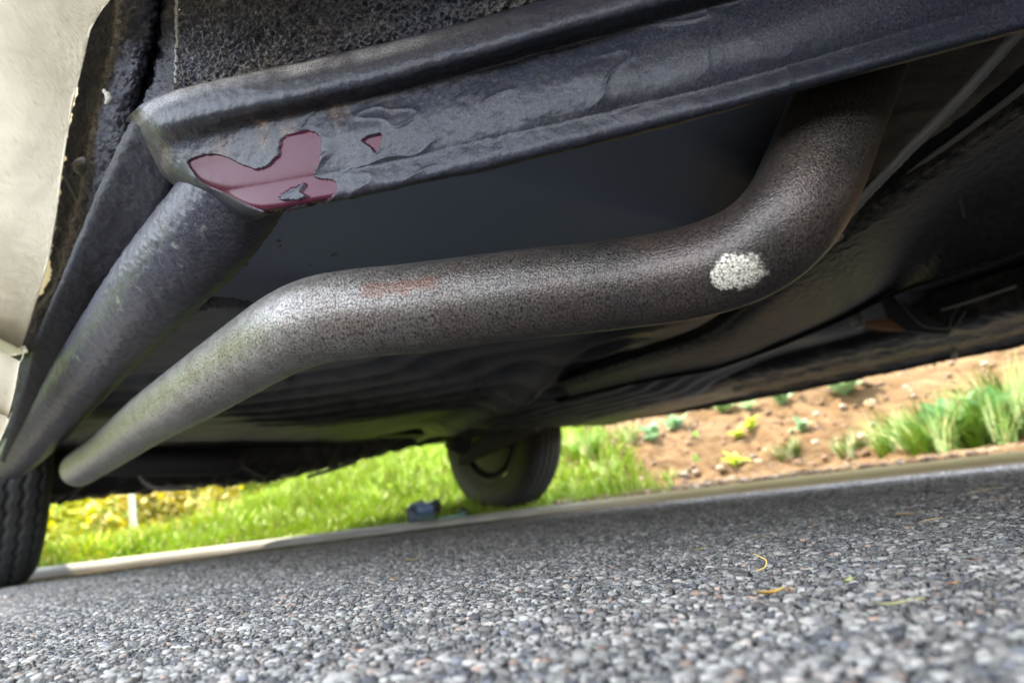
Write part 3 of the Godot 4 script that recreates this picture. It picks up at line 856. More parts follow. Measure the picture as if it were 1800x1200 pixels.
func floor_pan() -> void:
	var rows := []
	var wob := ns(131, 7.0, 3)
	var bump := ns(132, 55.0, 3)
	for i in 421:
		var u := -0.7 + 3.0 * i / 420.0
		var row := PackedVector3Array()
		for j in 321:
			var v0 := maxf(0.1, 0.50 - 0.95 * u)
			var v := lerpf(v0, 1.9, j / 320.0)
			var p := AX * u + BX * v
			var h := floor_h(p.x, p.z)
			var flat := smoothstep(0.8, 0.65, u) * smoothstep(0.3, 0.2, p.x)
			var far := smoothstep(0.5, 1.3, u)
			h += lerpf(0.0025, 0.0035, far) * wob.get_noise_3dv(p) * (1.0 - 0.7 * flat) + lerpf(0.0005, 0.0011, far) * bump.get_noise_3dv(p) * (1.0 - 0.95 * flat)
			row.append(Vector3(p.x, h, p.z))
		rows.append(row)
	var dirt := ns(133, 9.0, 4)
	var uc := under_color(Color(0.13, 0.14, 0.165), 0.25, 135)
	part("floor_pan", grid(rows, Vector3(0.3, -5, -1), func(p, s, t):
		var uv := car_uv(p)
		var flat := smoothstep(0.8, 0.65, uv.x) * smoothstep(0.3, 0.2, p.x)
		var k: float = clampf(dirt.get_noise_3dv(p) * 1.4, 0.0, 1.0) * smoothstep(0.8, 1.5, uv.y + 0.3 * uv.x)
		var c: Color = uc.call(p, s, t)
		var kk: float = -p.z + 0.10 * sin(p.x * 3.0)
		var crest := smoothstep(0.1, -0.9, sin(kk * 62.0)) * smoothstep(0.86, 0.98, kk) * smoothstep(1.75, 1.5, kk) * smoothstep(0.34, 0.05, p.x)
		c = c.lerp(Color(0.27, 0.26, 0.26), 0.85 * crest)  # rib crests painted paler, in place of light catching them
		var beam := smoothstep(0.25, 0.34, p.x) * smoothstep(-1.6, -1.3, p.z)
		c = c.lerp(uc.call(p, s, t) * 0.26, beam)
		c = c.lerp(Color(0.2, 0.245, 0.34), flat)  # pale blue painted on the smooth panel in place of a veiling haze
		c = c * lerpf(1.0, 0.22, smoothstep(1.05, 1.5, uv.x))  # rear floor darkened in the colour to cancel light off the sunlit grass
		var rv: float = uv.y - (0.93 + 0.36 * (uv.x - 0.88))
		c = c.lerp(Color(0.2, 0.19, 0.18), 0.6 * exp(-rv * rv / 0.0009) * smoothstep(0.75, 0.95, uv.x))
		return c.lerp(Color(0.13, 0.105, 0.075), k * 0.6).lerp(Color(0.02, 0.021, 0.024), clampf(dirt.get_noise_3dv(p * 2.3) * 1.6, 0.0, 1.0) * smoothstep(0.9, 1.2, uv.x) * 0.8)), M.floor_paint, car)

func exhaust() -> void:
	var path := [Vector3(-0.8746, 0.2369, -1.3453), Vector3(-0.7132, 0.1889, -1.048), Vector3(-0.555, 0.1887, -0.8729), Vector3(-0.3955, 0.1858, -0.6881), Vector3(-0.2756, 0.1804, -0.5503), Vector3(-0.1853, 0.182, -0.4571), Vector3(-0.1446, 0.1803, -0.4132), Vector3(-0.1172, 0.1787, -0.392), Vector3(-0.0921, 0.1773, -0.3851), Vector3(-0.0566, 0.176, -0.3834), Vector3(0.0033, 0.1757, -0.3814), Vector3(0.0724, 0.1738, -0.3767), Vector3(0.1124, 0.1721, -0.3648), Vector3(0.1395, 0.175, -0.3486), Vector3(0.1585, 0.1868, -0.3343), Vector3(0.1768, 0.2115, -0.3333), Vector3(0.1961, 0.2406, -0.3384), Vector3(0.2221, 0.2778, -0.3477), Vector3(0.2559, 0.3274, -0.359), Vector3(0.2826, 0.3719, -0.3634)]
	var radii := []
	for p in path: radii.append(0.0275)
	radii[0] = 0.0275
	var big := ns(141, 18.0, 3)
	var mid := ns(142, 90.0, 3)
	var pit := ns(143, 420.0, 2)
	var spot_at: Vector3 = Vector3(0.1197, 0.1535, -0.3272)
	var streak_at: Vector3 = Vector3(-0.0616, 0.1808, -0.3574)
	var streak_dir: Vector3 = (Vector3(-0.0384, 0.181, -0.3574) - Vector3(-0.0847, 0.1816, -0.3573)).normalized()
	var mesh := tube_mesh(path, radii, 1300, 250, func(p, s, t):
		var w: float = big.get_noise_3dv(p)
		var m: float = mid.get_noise_3dv(p)
		var worn := smoothstep(0.62, 0.3, s)
		var c := Color(0.068, 0.06, 0.056).lerp(Color(0.26, 0.26, 0.25), worn) * (1.0 + 0.3 * w + 0.35 * m)
		c = c.lerp(Color(0.15, 0.135, 0.118), 0.6 * smoothstep(0.74, 0.86, s))  # upper end painted dusty and paler to offset the shade of the rail
		c = c.lerp(Color(0.105, 0.078, 0.066), clampf(0.25 + 0.9 * w - 0.25 * worn, 0.0, 0.6))
		c = c.lerp(Color(0.03, 0.028, 0.028), clampf(pit.get_noise_3dv(p * 0.8) * 4.0 - 1.1, 0.0, 1.0) * 0.85)
		var q: Vector3 = p - spot_at
		q.x *= 0.72
		var e: float = q.length() + 0.0035 * m + 0.003 * w + 0.0022 * pit.get_noise_3dv(p)
		var paint: float = smoothstep(0.0132, 0.0112 - 0.35 * maxf(0.0, q.x), e) * (0.0 if pit.get_noise_3dv(p * 0.9) > 0.5 else 1.0)
		c = c.lerp(Color(0.95, 0.93, 0.82), paint)
		c = c.lerp(Color(0.22, 0.1, 0.05), (0.85 if e < 0.0118 and pit.get_noise_3dv(p * 0.9) < -0.36 else 0.0))
		var l: Vector3 = p - streak_at
		var a := l.dot(streak_dir)
		var off := (l - streak_dir * a).length()
		var st: float = smoothstep(0.006, 0.003, off + 0.003 * m) * smoothstep(0.026, 0.018, absf(a))
		return c.lerp(Color(0.13, 0.065, 0.045), st * 0.7), [[mid, 0.00008], [pit, 0.00009]])
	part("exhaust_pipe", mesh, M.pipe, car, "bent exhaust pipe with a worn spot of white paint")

func recess_parts() -> void:
	# thin brake line and a second one that follow the beam
	part("brake_line", tube_mesh([Vector3(0.3709, 0.3285, -0.3639), Vector3(0.3562, 0.3136, -0.3882), Vector3(0.345, 0.3006, -0.4275), Vector3(0.3324, 0.2888, -0.4769), Vector3(0.3256, 0.2807, -0.5304), Vector3(0.3209, 0.273, -0.5839), Vector3(0.3241, 0.2735, -0.6353)], [.0042, .0042, .0042, .0042, .0042, .0042, .0042], 80, 14, null, [[ns(151, 160.0, 2), 0.0006]]), mat(Color(0.32, 0.31, 0.3), 0.42, 0.2), car)
	part("brake_line", tube_mesh([Vector3(0.4134, 0.3149, -0.4085), Vector3(0.3985, 0.3056, -0.4417), Vector3(0.3884, 0.303, -0.4939), Vector3(0.3751, 0.2992, -0.5567), Vector3(0.3616, 0.2919, -0.6307), Vector3(0.3559, 0.2904, -0.6826)], [.0035, .0035, .0035, .0035, .0035, .0035], 80, 12, null, [[ns(152, 160.0, 2), 0.0006]]), mat(Color(0.2, 0.19, 0.18), 0.5), car)
	part("scratch_mark", bevel_box(Vector3(0.4508, 0.2883, -0.5976), (Vector3(0.4685, 0.2754, -0.6245) - Vector3(0.4297, 0.2925, -0.5687)) * 0.5, (Vector3(0.4552, 0.2878, -0.5977) - Vector3(0.4519, 0.2882, -0.5976)) * 0.5, Vector3(0, 0.0006, -0.0006), 0.0005), mat(Color(0.13, 0.12, 0.11), 0.8), car)
	# chassis rail running diagonally away, with a rolled upper edge
	var crumb := ns(154, 70.0, 3)
	var vein := ns(155, 190.0, 2)
	var S0 := [
		[Vector3(0.4611, 0.3619, -0.438), Vector3(0.4186, 0.3101, -0.4045), Vector3(0.4188, 0.3004, -0.4039), Vector3(0.4476, 0.3057, -0.4263), Vector3(0.5034, 0.3112, -0.4816), Vector3(0.565, 0.3052, -0.5552), Vector3(0.6204, 0.2746, -0.6247), Vector3(0.6386, 0.2525, -0.6508), Vector3(0.7004, 0.2885, -0.7037)],
		[Vector3(0.4364, 0.3479, -0.4827), Vector3(0.3928, 0.2971, -0.4387), Vector3(0.3937, 0.2882, -0.4378), Vector3(0.415, 0.2899, -0.456), Vector3(0.4716, 0.2904, -0.528), Vector3(0.5296, 0.2806, -0.6129), Vector3(0.5711, 0.2611, -0.6847), Vector3(0.5749, 0.2559, -0.6964), Vector3(0.6176, 0.292, -0.744)],
		[Vector3(0.4224, 0.3421, -0.546), Vector3(0.3818, 0.2955, -0.4958), Vector3(0.3833, 0.286, -0.4951), Vector3(0.4057, 0.2882, -0.5182), Vector3(0.452, 0.2914, -0.5896), Vector3(0.5052, 0.2819, -0.695), Vector3(0.5358, 0.2673, -0.7811), Vector3(0.5343, 0.2626, -0.7926), Vector3(0.5745, 0.2995, -0.8452)],
		[Vector3(0.3961, 0.3384, -0.6294), Vector3(0.3584, 0.2904, -0.5692), Vector3(0.3609, 0.281, -0.5685), Vector3(0.3817, 0.2803, -0.5924), Vector3(0.4392, 0.2856, -0.6838), Vector3(0.51, 0.2891, -0.8169), Vector3(0.5538, 0.2865, -0.9206), Vector3(0.5511, 0.281, -0.9323), Vector3(0.5874, 0.3177, -0.985)],
		[Vector3(0.374, 0.3309, -0.7446), Vector3(0.3336, 0.2822, -0.664), Vector3(0.3393, 0.2738, -0.6661), Vector3(0.3635, 0.2735, -0.6971), Vector3(0.4246, 0.2779, -0.7991), Vector3(0.4965, 0.283, -0.9421), Vector3(0.5336, 0.2847, -1.0344), Vector3(0.5283, 0.279, -1.0462), Vector3(0.5577, 0.3139, -1.0993)],
		[Vector3(0.3558, 0.3229, -0.8909), Vector3(0.3223, 0.2802, -0.8088), Vector3(0.3272, 0.2718, -0.8109), Vector3(0.3474, 0.269, -0.8425), Vector3(0.3974, 0.2722, -0.9448), Vector3(0.4482, 0.2733, -1.0682), Vector3(0.466, 0.273, -1.1404), Vector3(0.4589, 0.2673, -1.1522), Vector3(0.4786, 0.2997, -1.2059)],
		[Vector3(0.3216, 0.3092, -1.0696), Vector3(0.3019, 0.277, -1.0055), Vector3(0.3081, 0.2692, -1.0074), Vector3(0.3253, 0.2665, -1.039), Vector3(0.3528, 0.2656, -1.1114), Vector3(0.381, 0.266, -1.204), Vector3(0.3842, 0.2643, -1.256), Vector3(0.3756, 0.2619, -1.2669), Vector3(0.385, 0.2843, -1.3128)],
		[Vector3(0.2301, 0.319, -1.2526), Vector3(0.2196, 0.2909, -1.1978), Vector3(0.2272, 0.2838, -1.1996), Vector3(0.2405, 0.2811, -1.2312), Vector3(0.2577, 0.2815, -1.2929), Vector3(0.2673, 0.2801, -1.3654), Vector3(0.2617, 0.2787, -1.407), Vector3(0.2506, 0.2769, -1.4177), Vector3(0.2512, 0.2939, -1.4547)],
		[Vector3(0.0943, 0.3278, -1.4772), Vector3(0.0925, 0.3055, -1.4415), Vector3(0.1019, 0.2982, -1.4433), Vector3(0.1102, 0.2945, -1.4649), Vector3(0.1179, 0.2918, -1.5171), Vector3(0.1178, 0.2894, -1.5692), Vector3(0.1079, 0.2871, -1.6007), Vector3(0.0941, 0.2861, -1.6113), Vector3(0.089, 0.3026, -1.6484)],
	]
	var rcol := under_color(Color(0.036, 0.037, 0.044), 0.45, 156)
	part("chassis_rail", grid(rough(loft(S0, 420, 150), EYE, [[crumb, 0.0009], [vein, 0.0004]]), EYE, func(p, s, t):
		var edge_highlight: float = smoothstep(0.12, 0.04, absf(t - 0.2)) * clampf(0.4 + 1.4 * crumb.get_noise_3dv(p), 0.0, 1.0)  # rolled edge painted paler for its highlight
		return rcol.call(p, s, t).lerp(Color(0.32, 0.3, 0.27), edge_highlight * 0.7)), M.underseal, car)
	part("clip", bevel_box(Vector3(0.3345, 0.2718, -0.6254), (Vector3(0.3446, 0.2785, -0.6237) - Vector3(0.3263, 0.2705, -0.6257)) * 0.5, Vector3(0, 0.003, 0), Vector3(0.001, 0.001, 0.003), 0.001), mat(Color(0.35, 0.34, 0.32), 0.6), car)
	part("panel_lip", tube_mesh([Vector3(-0.3014, 0.2594, -0.5769), Vector3(-0.2886, 0.2642, -0.5758), Vector3(-0.2745, 0.2682, -0.5799), Vector3(-0.257, 0.2671, -0.5853), Vector3(-0.2356, 0.2628, -0.5967)], [.0035, .0045, .005, .0045, .003], 80, 12, func(_p, _s, _t): return Color(0.12, 0.125, 0.14), [[vein, 0.002]]), M.underseal, car)
	# crumbs of loose underseal by the end of the smooth panel
	var mm := MultiMesh.new()
	mm.transform_format = MultiMesh.TRANSFORM_3D
	mm.mesh = pebble(83)
	mm.instance_count = 90
	for i in 90:
		var uu := 0.5 + 0.24 * pow(rng.randf(), 0.5)
		var vv := 0.14 + 0.2 * rng.randf() * rng.randf()
		var sz := 0.0006 + 0.0018 * pow(rng.randf(), 3.0)
		mm.set_instance_transform(i, Transform3D(Basis.from_euler(Vector3(0, rng.randf() * TAU, 0)).scaled_local(Vector3(sz * rng.randf_range(1.0, 4.0), sz, sz)), AX * uu + BX * vv + Vector3(0, 0.3425, 0) - car.position))
	var crumbs := MultiMeshInstance3D.new()
	crumbs.multimesh = mm
	crumbs.material_override = mat(Color(0.16, 0.17, 0.19), 0.5)
	crumbs.name = "underseal_crumbs"
	car.add_child(crumbs, true)
	crumbs.set_meta("kind", "stuff")
	# bolt and bracket
	var bc: Vector3 = Vector3(0.5691, 0.288, -1.0542)
	var down := Vector3(0.1, -1, 0.05).normalized()
	part("bolt", tube_mesh([bc - down * 0.014, bc - down * 0.009, bc - down * 0.0088, bc + down * 0.011, bc + down * 0.0115, bc + down * 0.02], [.0145, .0145, .010, .010, .0075, .0072], 40, 12), M.bolt, car)
	var plate := func(p: Array, th: float) -> ArrayMesh:
		var st := SurfaceTool.new()
		st.begin(Mesh.PRIMITIVE_TRIANGLES)
		st.set_smooth_group(-1)
		var n: Vector3 = (p[1] - p[0]).cross(p[2] - p[0]).normalized() * th
		var m: int = p.size()
		for k in range(1, m - 1):
			for v in [p[0] + n, p[k + 1] + n, p[k] + n, p[0] - n, p[k] - n, p[k + 1] - n]: st.add_vertex(v)
		for k in m:
			var q: Vector3 = p[k]
			var r: Vector3 = p[(k + 1) % m]
			for v in [q - n, q + n, r + n, q - n, r + n, r - n]: st.add_vertex(v)
		st.generate_normals()
		return st.commit()
	part("rusty_bracket", plate.call([Vector3(0.6709, 0.3164, -1.243), Vector3(0.712, 0.3241, -1.272), Vector3(0.7713, 0.3316, -1.3113), Vector3(0.8151, 0.3078, -1.3379), Vector3(0.7492, 0.3099, -1.3064), Vector3(0.696, 0.3101, -1.2651)], 0.0015), M.rust, car)
	part("bracket_arm", plate.call([Vector3(0.7648, 0.4026, -1.3142), Vector3(0.8003, 0.3811, -1.3196), Vector3(0.8616, 0.3166, -1.346), Vector3(0.9232, 0.3063, -1.3589), Vector3(0.9168, 0.2941, -1.3619), Vector3(0.8208, 0.3074, -1.3483), Vector3(0.7806, 0.3372, -1.3305)], 0.002), M.steel, car)
	part("wire", tube_mesh([Vector3(0.7944, 0.3787, -1.3099), Vector3(0.8226, 0.3387, -1.3198), Vector3(0.8486, 0.3141, -1.3311), Vector3(0.8781, 0.3063, -1.3383), Vector3(0.9084, 0.3041, -1.344), Vector3(0.92, 0.3238, -1.3442), Vector3(0.951, 0.3558, -1.3465)], [.0012, .0012, .0012, .0012, .0012, .0012, .0012], 60, 8), M.wire, car)
	part("wire", tube_mesh([Vector3(0.803, 0.3029, -1.3185), Vector3(0.876, 0.2924, -1.3314), Vector3(0.9055, 0.2937, -1.3362), Vector3(0.9279, 0.3144, -1.3362), Vector3(0.9513, 0.3342, -1.3416)], [.0014, .0014, .0014, .0014, .0014], 50, 8), M.wire, car)
	part("seat_box", bevel_box((Vector3(0.9365, 0.4126, -1.2808) + Vector3(0.9971, 0.4517, -1.1886)) * 0.5 + Vector3(0, 0.02, -0.12), (Vector3(0.984, 0.3449, -1.2152) - Vector3(0.8748, 0.3372, -1.2996)) * 0.75, Vector3(0, 0.052, 0), Vector3(0.04, 0, -0.12), 0.004), M.steel, car)
	part("box_rim", tube_mesh([Vector3(0.8548, 0.3286, -1.2708), Vector3(0.909, 0.3352, -1.2383), Vector3(0.9576, 0.3414, -1.1955)], [.0022, .0026, .0024], 40, 8), mat(Color(0.45, 0.42, 0.34), 0.6), car)
	part("breather_hose", tube_mesh([Vector3(0.9343, 0.3344, -1.1663), Vector3(0.9327, 0.3213, -1.1696), Vector3(0.9353, 0.3088, -1.1727), Vector3(0.9466, 0.2983, -1.1753)], [.003, .003, .003, .003], 20, 10), M.rubber, car)
	# far sill
	var wob := ns(161, 12.0, 3)
	var fine := ns(162, 60.0, 3)
	var S := []
	for q in [[-0.6, 0.293], [0.0, 0.293], [0.35, 0.293], [0.6, 0.296], [0.92, 0.297], [1.32, 0.309], [1.6, 0.325], [1.86, 0.345]]:
		var o: Vector3 = AX * q[0]
		var y: float = q[1]
		S.append([o + BX * 1.60 + Vector3(0, y + 0.10, 0), o + BX * 1.62 + Vector3(0, y + 0.03, 0), o + BX * 1.68 + Vector3(0, y + 0.012, 0), o + BX * 1.73 + Vector3(0, y + 0.018, 0), o + BX * 1.80 + Vector3(0, y + 0.007, 0), o + BX * 1.9 + Vector3(0, y + 0.008, 0), o + BX * 1.945 + Vector3(0, y, 0), o + BX * 1.955 + Vector3(0, y + 0.004, 0), o + BX * 1.955 + Vector3(0, y + 0.2, 0)])
	var uc := under_color(Color(0.04, 0.04, 0.045), 0.2, 163)
	part("far_sill", grid(rough(loft(S, 420, 90), Vector3(0, 0.0, 0), [[wob, 0.006], [fine, 0.002]]), Vector3(0, 0.0, 0), func(p, s, t):
		var k: float = clampf(wob.get_noise_3dv(p * Vector3(1, 1, 1) * 1.6 + Vector3(4, 0, 0)) * 2.2 - 0.1, 0.0, 1.0)
		return uc.call(p, s, t).lerp(Color(0.16, 0.13, 0.095), k * 0.7)), M.underseal, car)
	part("drain_tab", tube_mesh([Vector3(1.0833, 0.2776, -1.6134), Vector3(1.0846, 0.2885, -1.6107), Vector3(1.087, 0.2964, -1.6087)], [.004, .008, .004], 10, 10), mat(Color(0.45, 0.42, 0.34), 0.7), car)

func rear_parts() -> void:
	var lumpy := ns(171, 24.0, 3)
	# axle housing between the rear wheels
	part("axle_housing", tube_mesh([Vector3(-1.3055, 0.285, -1.7441), Vector3(-1.1571, 0.285, -1.8781), Vector3(-1.0101, 0.3, -1.9839), Vector3(-0.8402, 0.3, -2.1239), Vector3(-0.6095, 0.335, -2.3457), Vector3(-0.4151, 0.38, -2.5481), Vector3(-0.1992, 0.4, -2.7566)], [.085, .075, .085, .08, .066, .06, .05], 160, 40, null, [[lumpy, 0.013]]), M.steel, car)
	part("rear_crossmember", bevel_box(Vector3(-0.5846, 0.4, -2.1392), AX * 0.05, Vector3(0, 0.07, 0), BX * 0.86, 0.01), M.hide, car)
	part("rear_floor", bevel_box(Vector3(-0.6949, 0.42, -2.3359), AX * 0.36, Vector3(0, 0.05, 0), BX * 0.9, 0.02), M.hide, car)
	part("silencer", tube_mesh([Vector3(-0.9704, 0.2566, -1.4434), Vector3(-0.943, 0.2522, -1.4445), Vector3(-0.8226, 0.2414, -1.4987), Vector3(-0.703, 0.2294, -1.5533), Vector3(-0.6914, 0.2287, -1.5637)], [.012, .03, .032, .03, .012], 40, 28), mat(Color(0.03, 0.027, 0.032), 0.6), car)
	part("exhaust_hanger", tube_mesh([Vector3(-1.0042, 0.2389, -1.7055), Vector3(-0.9941, 0.2247, -1.709), Vector3(-0.978, 0.2099, -1.7127), Vector3(-0.9481, 0.1992, -1.7154), Vector3(-0.9115, 0.1935, -1.7168), Vector3(-0.8598, 0.1904, -1.7176)], [.004, .006, .007, .006, .005, .004], 40, 10), mat(Color(0.22, 0.19, 0.17), 0.6), car)
	part("handbrake_cable", tube_mesh([Vector3(-1.064, 0.2416, -1.6017), Vector3(-1.1056, 0.2211, -1.6275), Vector3(-1.1476, 0.2028, -1.6527), Vector3(-1.1895, 0.191, -1.6762)], [.006, .006, .006, .006], 30, 10), mat(Color(0.09, 0.08, 0.08), 0.6), car)
	part("tie_rod", tube_mesh([Vector3(-0.8453, 0.2676, -1.9045), Vector3(-0.8077, 0.2383, -1.9324), Vector3(-0.7789, 0.2166, -1.9687)], [.003, .004, .005], 20, 10), mat(Color(0.16, 0.155, 0.15), 0.5), car)
	part("tie_rod", tube_mesh([Vector3(-0.6707, 0.2094, -2.0221), Vector3(-0.5991, 0.2215, -2.019), Vector3(-0.5186, 0.236, -2.0154)], [.005, .006, .005], 20, 10), mat(Color(0.2, 0.2, 0.21), 0.4), car)
	part("drop_bracket", tube_mesh([Vector3(-0.875, 0.229, -1.9141), Vector3(-0.8774, 0.2099, -1.9189), Vector3(-0.8806, 0.1974, -1.922)], [.004, .004, .003], 12, 8), M.steel, car)

func tyre_mesh(radius: float, width: float) -> ArrayMesh:
	# axis along local x; zigzag grooves and sipes in the tread
	var rows := []
	var n := 540
	var m := 74
	for i in n + 1:
		var w := TAU * (i % n) / n
		var row := PackedVector3Array()
		for j in m + 1:
			var k := float(j) / m
			var x: float
			var r: float
			var tread := 0.0
			if k < 0.28 or k > 0.72:
				var q := (k / 0.28) if k < 0.28 else (1.0 - k) / 0.28
				var side := -1.0 if k < 0.28 else 1.0
				r = lerpf(radius * 0.6, radius * 0.975, q)
				x = side * width * (0.40 + 0.13 * sin(clampf(q, 0.0, 1.0) * PI * 0.78) - 0.06 * smoothstep(0.75, 1.0, q))
				r -= 0.003 * smoothstep(0.03, 0.0, absf(q - 0.55)) * 0.6
			else:
				var q := (k - 0.28) / 0.44
				x = lerpf(-0.415, 0.415, q) * width
				var e := absf(q * 2.0 - 1.0)
				r = radius * (0.975 + 0.025 * (1.0 - pow(e, 3.0)))
				var zig := 0.0035 * (absf(fmod(w * 46.0 / TAU, 1.0) * 2.0 - 1.0) * 2.0 - 1.0)
				for g in [-0.062, -0.03, 0.0, 0.03, 0.062]:
					tread = maxf(tread, smoothstep(0.0042, 0.0022, absf(x - g - zig)))
				var sipe := absf(fmod(w * 92.0 / TAU + 0.5 * q, 1.0) - 0.5)
				tread = maxf(tread, 0.5 * smoothstep(0.1, 0.03, sipe) * smoothstep(0.6, 0.75, e))
				r -= 0.006 * tread
			row.append(Vector3(x, r * cos(w), r * sin(w)))
		rows.append(row)
	var test: Vector3 = (rows[1][m / 2] - rows[n - 1][m / 2]).cross(rows[0][m / 2 + 1] - rows[0][m / 2 - 1])
	var col := func(p, _s, _t):
		var rr: float = Vector2(p.y, p.z).length()
		return Color(0.022, 0.021, 0.022) if rr > radius * 0.95 else Color(0.034, 0.029, 0.024)
	return grid(rows if test.dot(rows[0][m / 2]) > 0.0 else flipped(rows), Vector3.INF, col)

func lathe_x(prof: Array, n: int) -> ArrayMesh:
	# profile of Vector2(x, radius), spun about local x
	var rows := []
	for i in n + 1:
		var w := TAU * (i % n) / n
		var row := PackedVector3Array()
		for q in prof: row.append(Vector3(q.x, q.y * cos(w), q.y * sin(w)))
		rows.append(row)
	return grid(rows, Vector3.INF)

func wheels() -> void:
	var tread := tyre_mesh(0.315, 0.165)
	var turn := Basis(BX, Vector3.UP, BX.cross(Vector3.UP))
	for k in 2:
		var centre: Vector3 = Vector3(-1.3634, 0.313, -1.6919) if k == 0 else Vector3(-0.0994, 0.348, -2.8399)
		var w := MeshInstance3D.new()
		w.name = "wheel"
		w.mesh = tread
		w.material_override = M.rubber_v
		car.add_child(w, true)
		w.transform = Transform3D(turn * Basis(Vector3.RIGHT, 0.02), centre - car.position)
		w.set_meta("label", "tyre on the near side, its zigzag tread facing the camera" if k == 0 else "wheel on the far side, its inner sidewall in view")
		piece("rim", lathe_x([Vector2(-0.07, 0.19), Vector2(-0.074, 0.18), Vector2(-0.06, 0.172), Vector2(-0.02, 0.165), Vector2(0.01, 0.15), Vector2(0.02, 0.1), Vector2(0.02, 0.002)], 48), M.steel, w)
		piece("brake_drum", lathe_x([Vector2(0.0, 0.155), Vector2(-0.055, 0.155), Vector2(-0.066, 0.146), Vector2(-0.068, 0.06), Vector2(-0.075, 0.055), Vector2(-0.078, 0.002)], 40), mat(Color(0.06, 0.05, 0.045), 0.7), w)
	var front := MeshInstance3D.new()
	front.name = "wheel"
	front.mesh = tread
	front.material_override = M.rubber_v
	car.add_child(front, true)
	front.transform = Transform3D(turn, Vector3(0.5082, 0.313, 0.3763) - car.position)
	var front_far := front.duplicate()
	car.add_child(front_far, true)
	front_far.position = Vector3(1.7733, 0.313, -0.7661) - car.position
	part("front_axle", bevel_box(Vector3(1.1574, 0.31, -0.21), AX * 0.12, Vector3(0, 0.1, 0), BX * 0.78, 0.02), M.steel, car)
	# trailing arm in front of the far wheel
	part("trailing_arm", bevel_box((Vector3(-0.2462, 0.2696, -2.646) + Vector3(0.0494, 0.3442, -2.5656)) * 0.5, (Vector3(0.062, 0.3558, -2.5627) - Vector3(-0.253, 0.2704, -2.6458)) * 0.52, (Vector3(-0.0407, 0.3504, -2.6053) - Vector3(-0.0383, 0.2772, -2.6235)) * 0.42, Vector3(0.012, 0, -0.02), 0.006), mat(Color(0.075, 0.07, 0.055), 0.6), car)
	part("arm_bush", tube_mesh([Vector3(-0.2754, 0.2936, -2.6194), Vector3(-0.2565, 0.3356, -2.609), Vector3(-0.2364, 0.3885, -2.5958)], [.045, .05, .05], 20, 20), M.hide, car)

# ---------------------------------------------------------------- verge
func leaf_mesh(bend: float, lobed: float) -> ArrayMesh:
	var rows := []
	for i in 9:
		var k := i / 8.0
		var w := 0.32 * sin(pow(k, 0.75) * PI) * (1.0 + lobed * 0.25 * sin(k * 19.0)) + 0.025
		var y := 0.35 * sin(k * 1.6) - bend * k * k
		rows.append(PackedVector3Array([Vector3(-w, y + 0.1 * w, k), Vector3(0, y - 0.06, k), Vector3(w, y + 0.1 * w, k)]))
	return grid(rows, Vector3(0, 30, 0.5))

var weed_count := 0
func weed(x: float, z: float, size: float, tint: Color, label: String, group: String, n := 8, called := "weed") -> void:
	var at := Vector3(x, bank_y(x, z) - 0.004, z)
	var o := thing(called, label, "weed", at, group)
	var meshes := [leaf_mesh(0.2, 0.4), leaf_mesh(0.45, 0.9), leaf_mesh(0.05, 0.2)]
	weed_count += 1
	var mats := []
	for k in 3:
		var m: StandardMaterial3D = M.leaf.duplicate()
		m.vertex_color_use_as_albedo = false
		m.albedo_color = (tint * (0.8 + 0.2 * k)).linear_to_srgb()
		m.backlight = (tint * 1.2).linear_to_srgb()
		mats.append(m)
	for k in n:
		var b := Basis(Vector3.UP, TAU * (k + rng.randf() * 0.6) / n) * Basis(Vector3.RIGHT, rng.randf_range(-1.05, -0.1))
		var s := size * rng.randf_range(0.8, 1.4)
		piece("leaf", meshes[k % 3], mats[k % 3], o, Transform3D(b.scaled_local(Vector3(s, s, s)), Vector3(0, 0.01 + 0.2 * size * rng.randf(), 0)))

func tuft(x: float, z: float, h: float, wide: float, n: int, label: String, group: String, tint := Color(0.125, 0.225, 0.04)) -> Node3D:
	var at := Vector3(x, bank_y(x, z) - 0.01, z)
	var o := thing("grass_tuft", label, "grass tuft", at, group)
	var st := SurfaceTool.new()
	st.begin(Mesh.PRIMITIVE_TRIANGLES)
	for i in n:
		var w := rng.randf() * TAU
		var out := pow(rng.randf(), 0.7)
		var foot := Vector3(cos(w), 0, sin(w)) * wide * 0.42 * out
		foot.y = bank_y(x + foot.x, z + foot.z) - at.y - 0.01
		var lean := Vector3(cos(w + rng.randf_range(-0.8, 0.8)), 0, sin(w + rng.randf_range(-0.8, 0.8))) * rng.randf_range(0.1, 1.05)
		var hh := h * rng.randf_range(0.45, 1.05)
		var width := rng.randf_range(0.0022, 0.0042)
		var sidev := Vector3(-sin(w * 3.0), 0, cos(w * 3.0)) * width
		var v := rng.randf_range(0.75, 1.25)
		var c := tint * v
		if rng.randf() < 0.1: c = Color(0.32, 0.27, 0.12) * v
		var prev := foot
		for k in 4:
			var q := (k + 1) / 4.0
			var p := foot + Vector3.UP * hh * (q - 0.3 * q * q * lean.length()) + lean * hh * q * q
			var a := 1.0 - k / 4.0
			var b := 1.0 - q
			st.set_color(c)
			st.set_normal((lean * 0.5 + Vector3.UP).normalized())
			for vv in [prev - sidev * a, p + sidev * b, prev + sidev * a, prev - sidev * a, p - sidev * b, p + sidev * b]:
				st.set_color(c)
				st.set_normal((Vector3(0, 1.2, 0) + sidev.normalized().cross(Vector3.UP) + lean).normalized())
				st.add_vertex(vv)
			prev = p
	piece("blades", st.commit(), M.leaf, o)
	return o

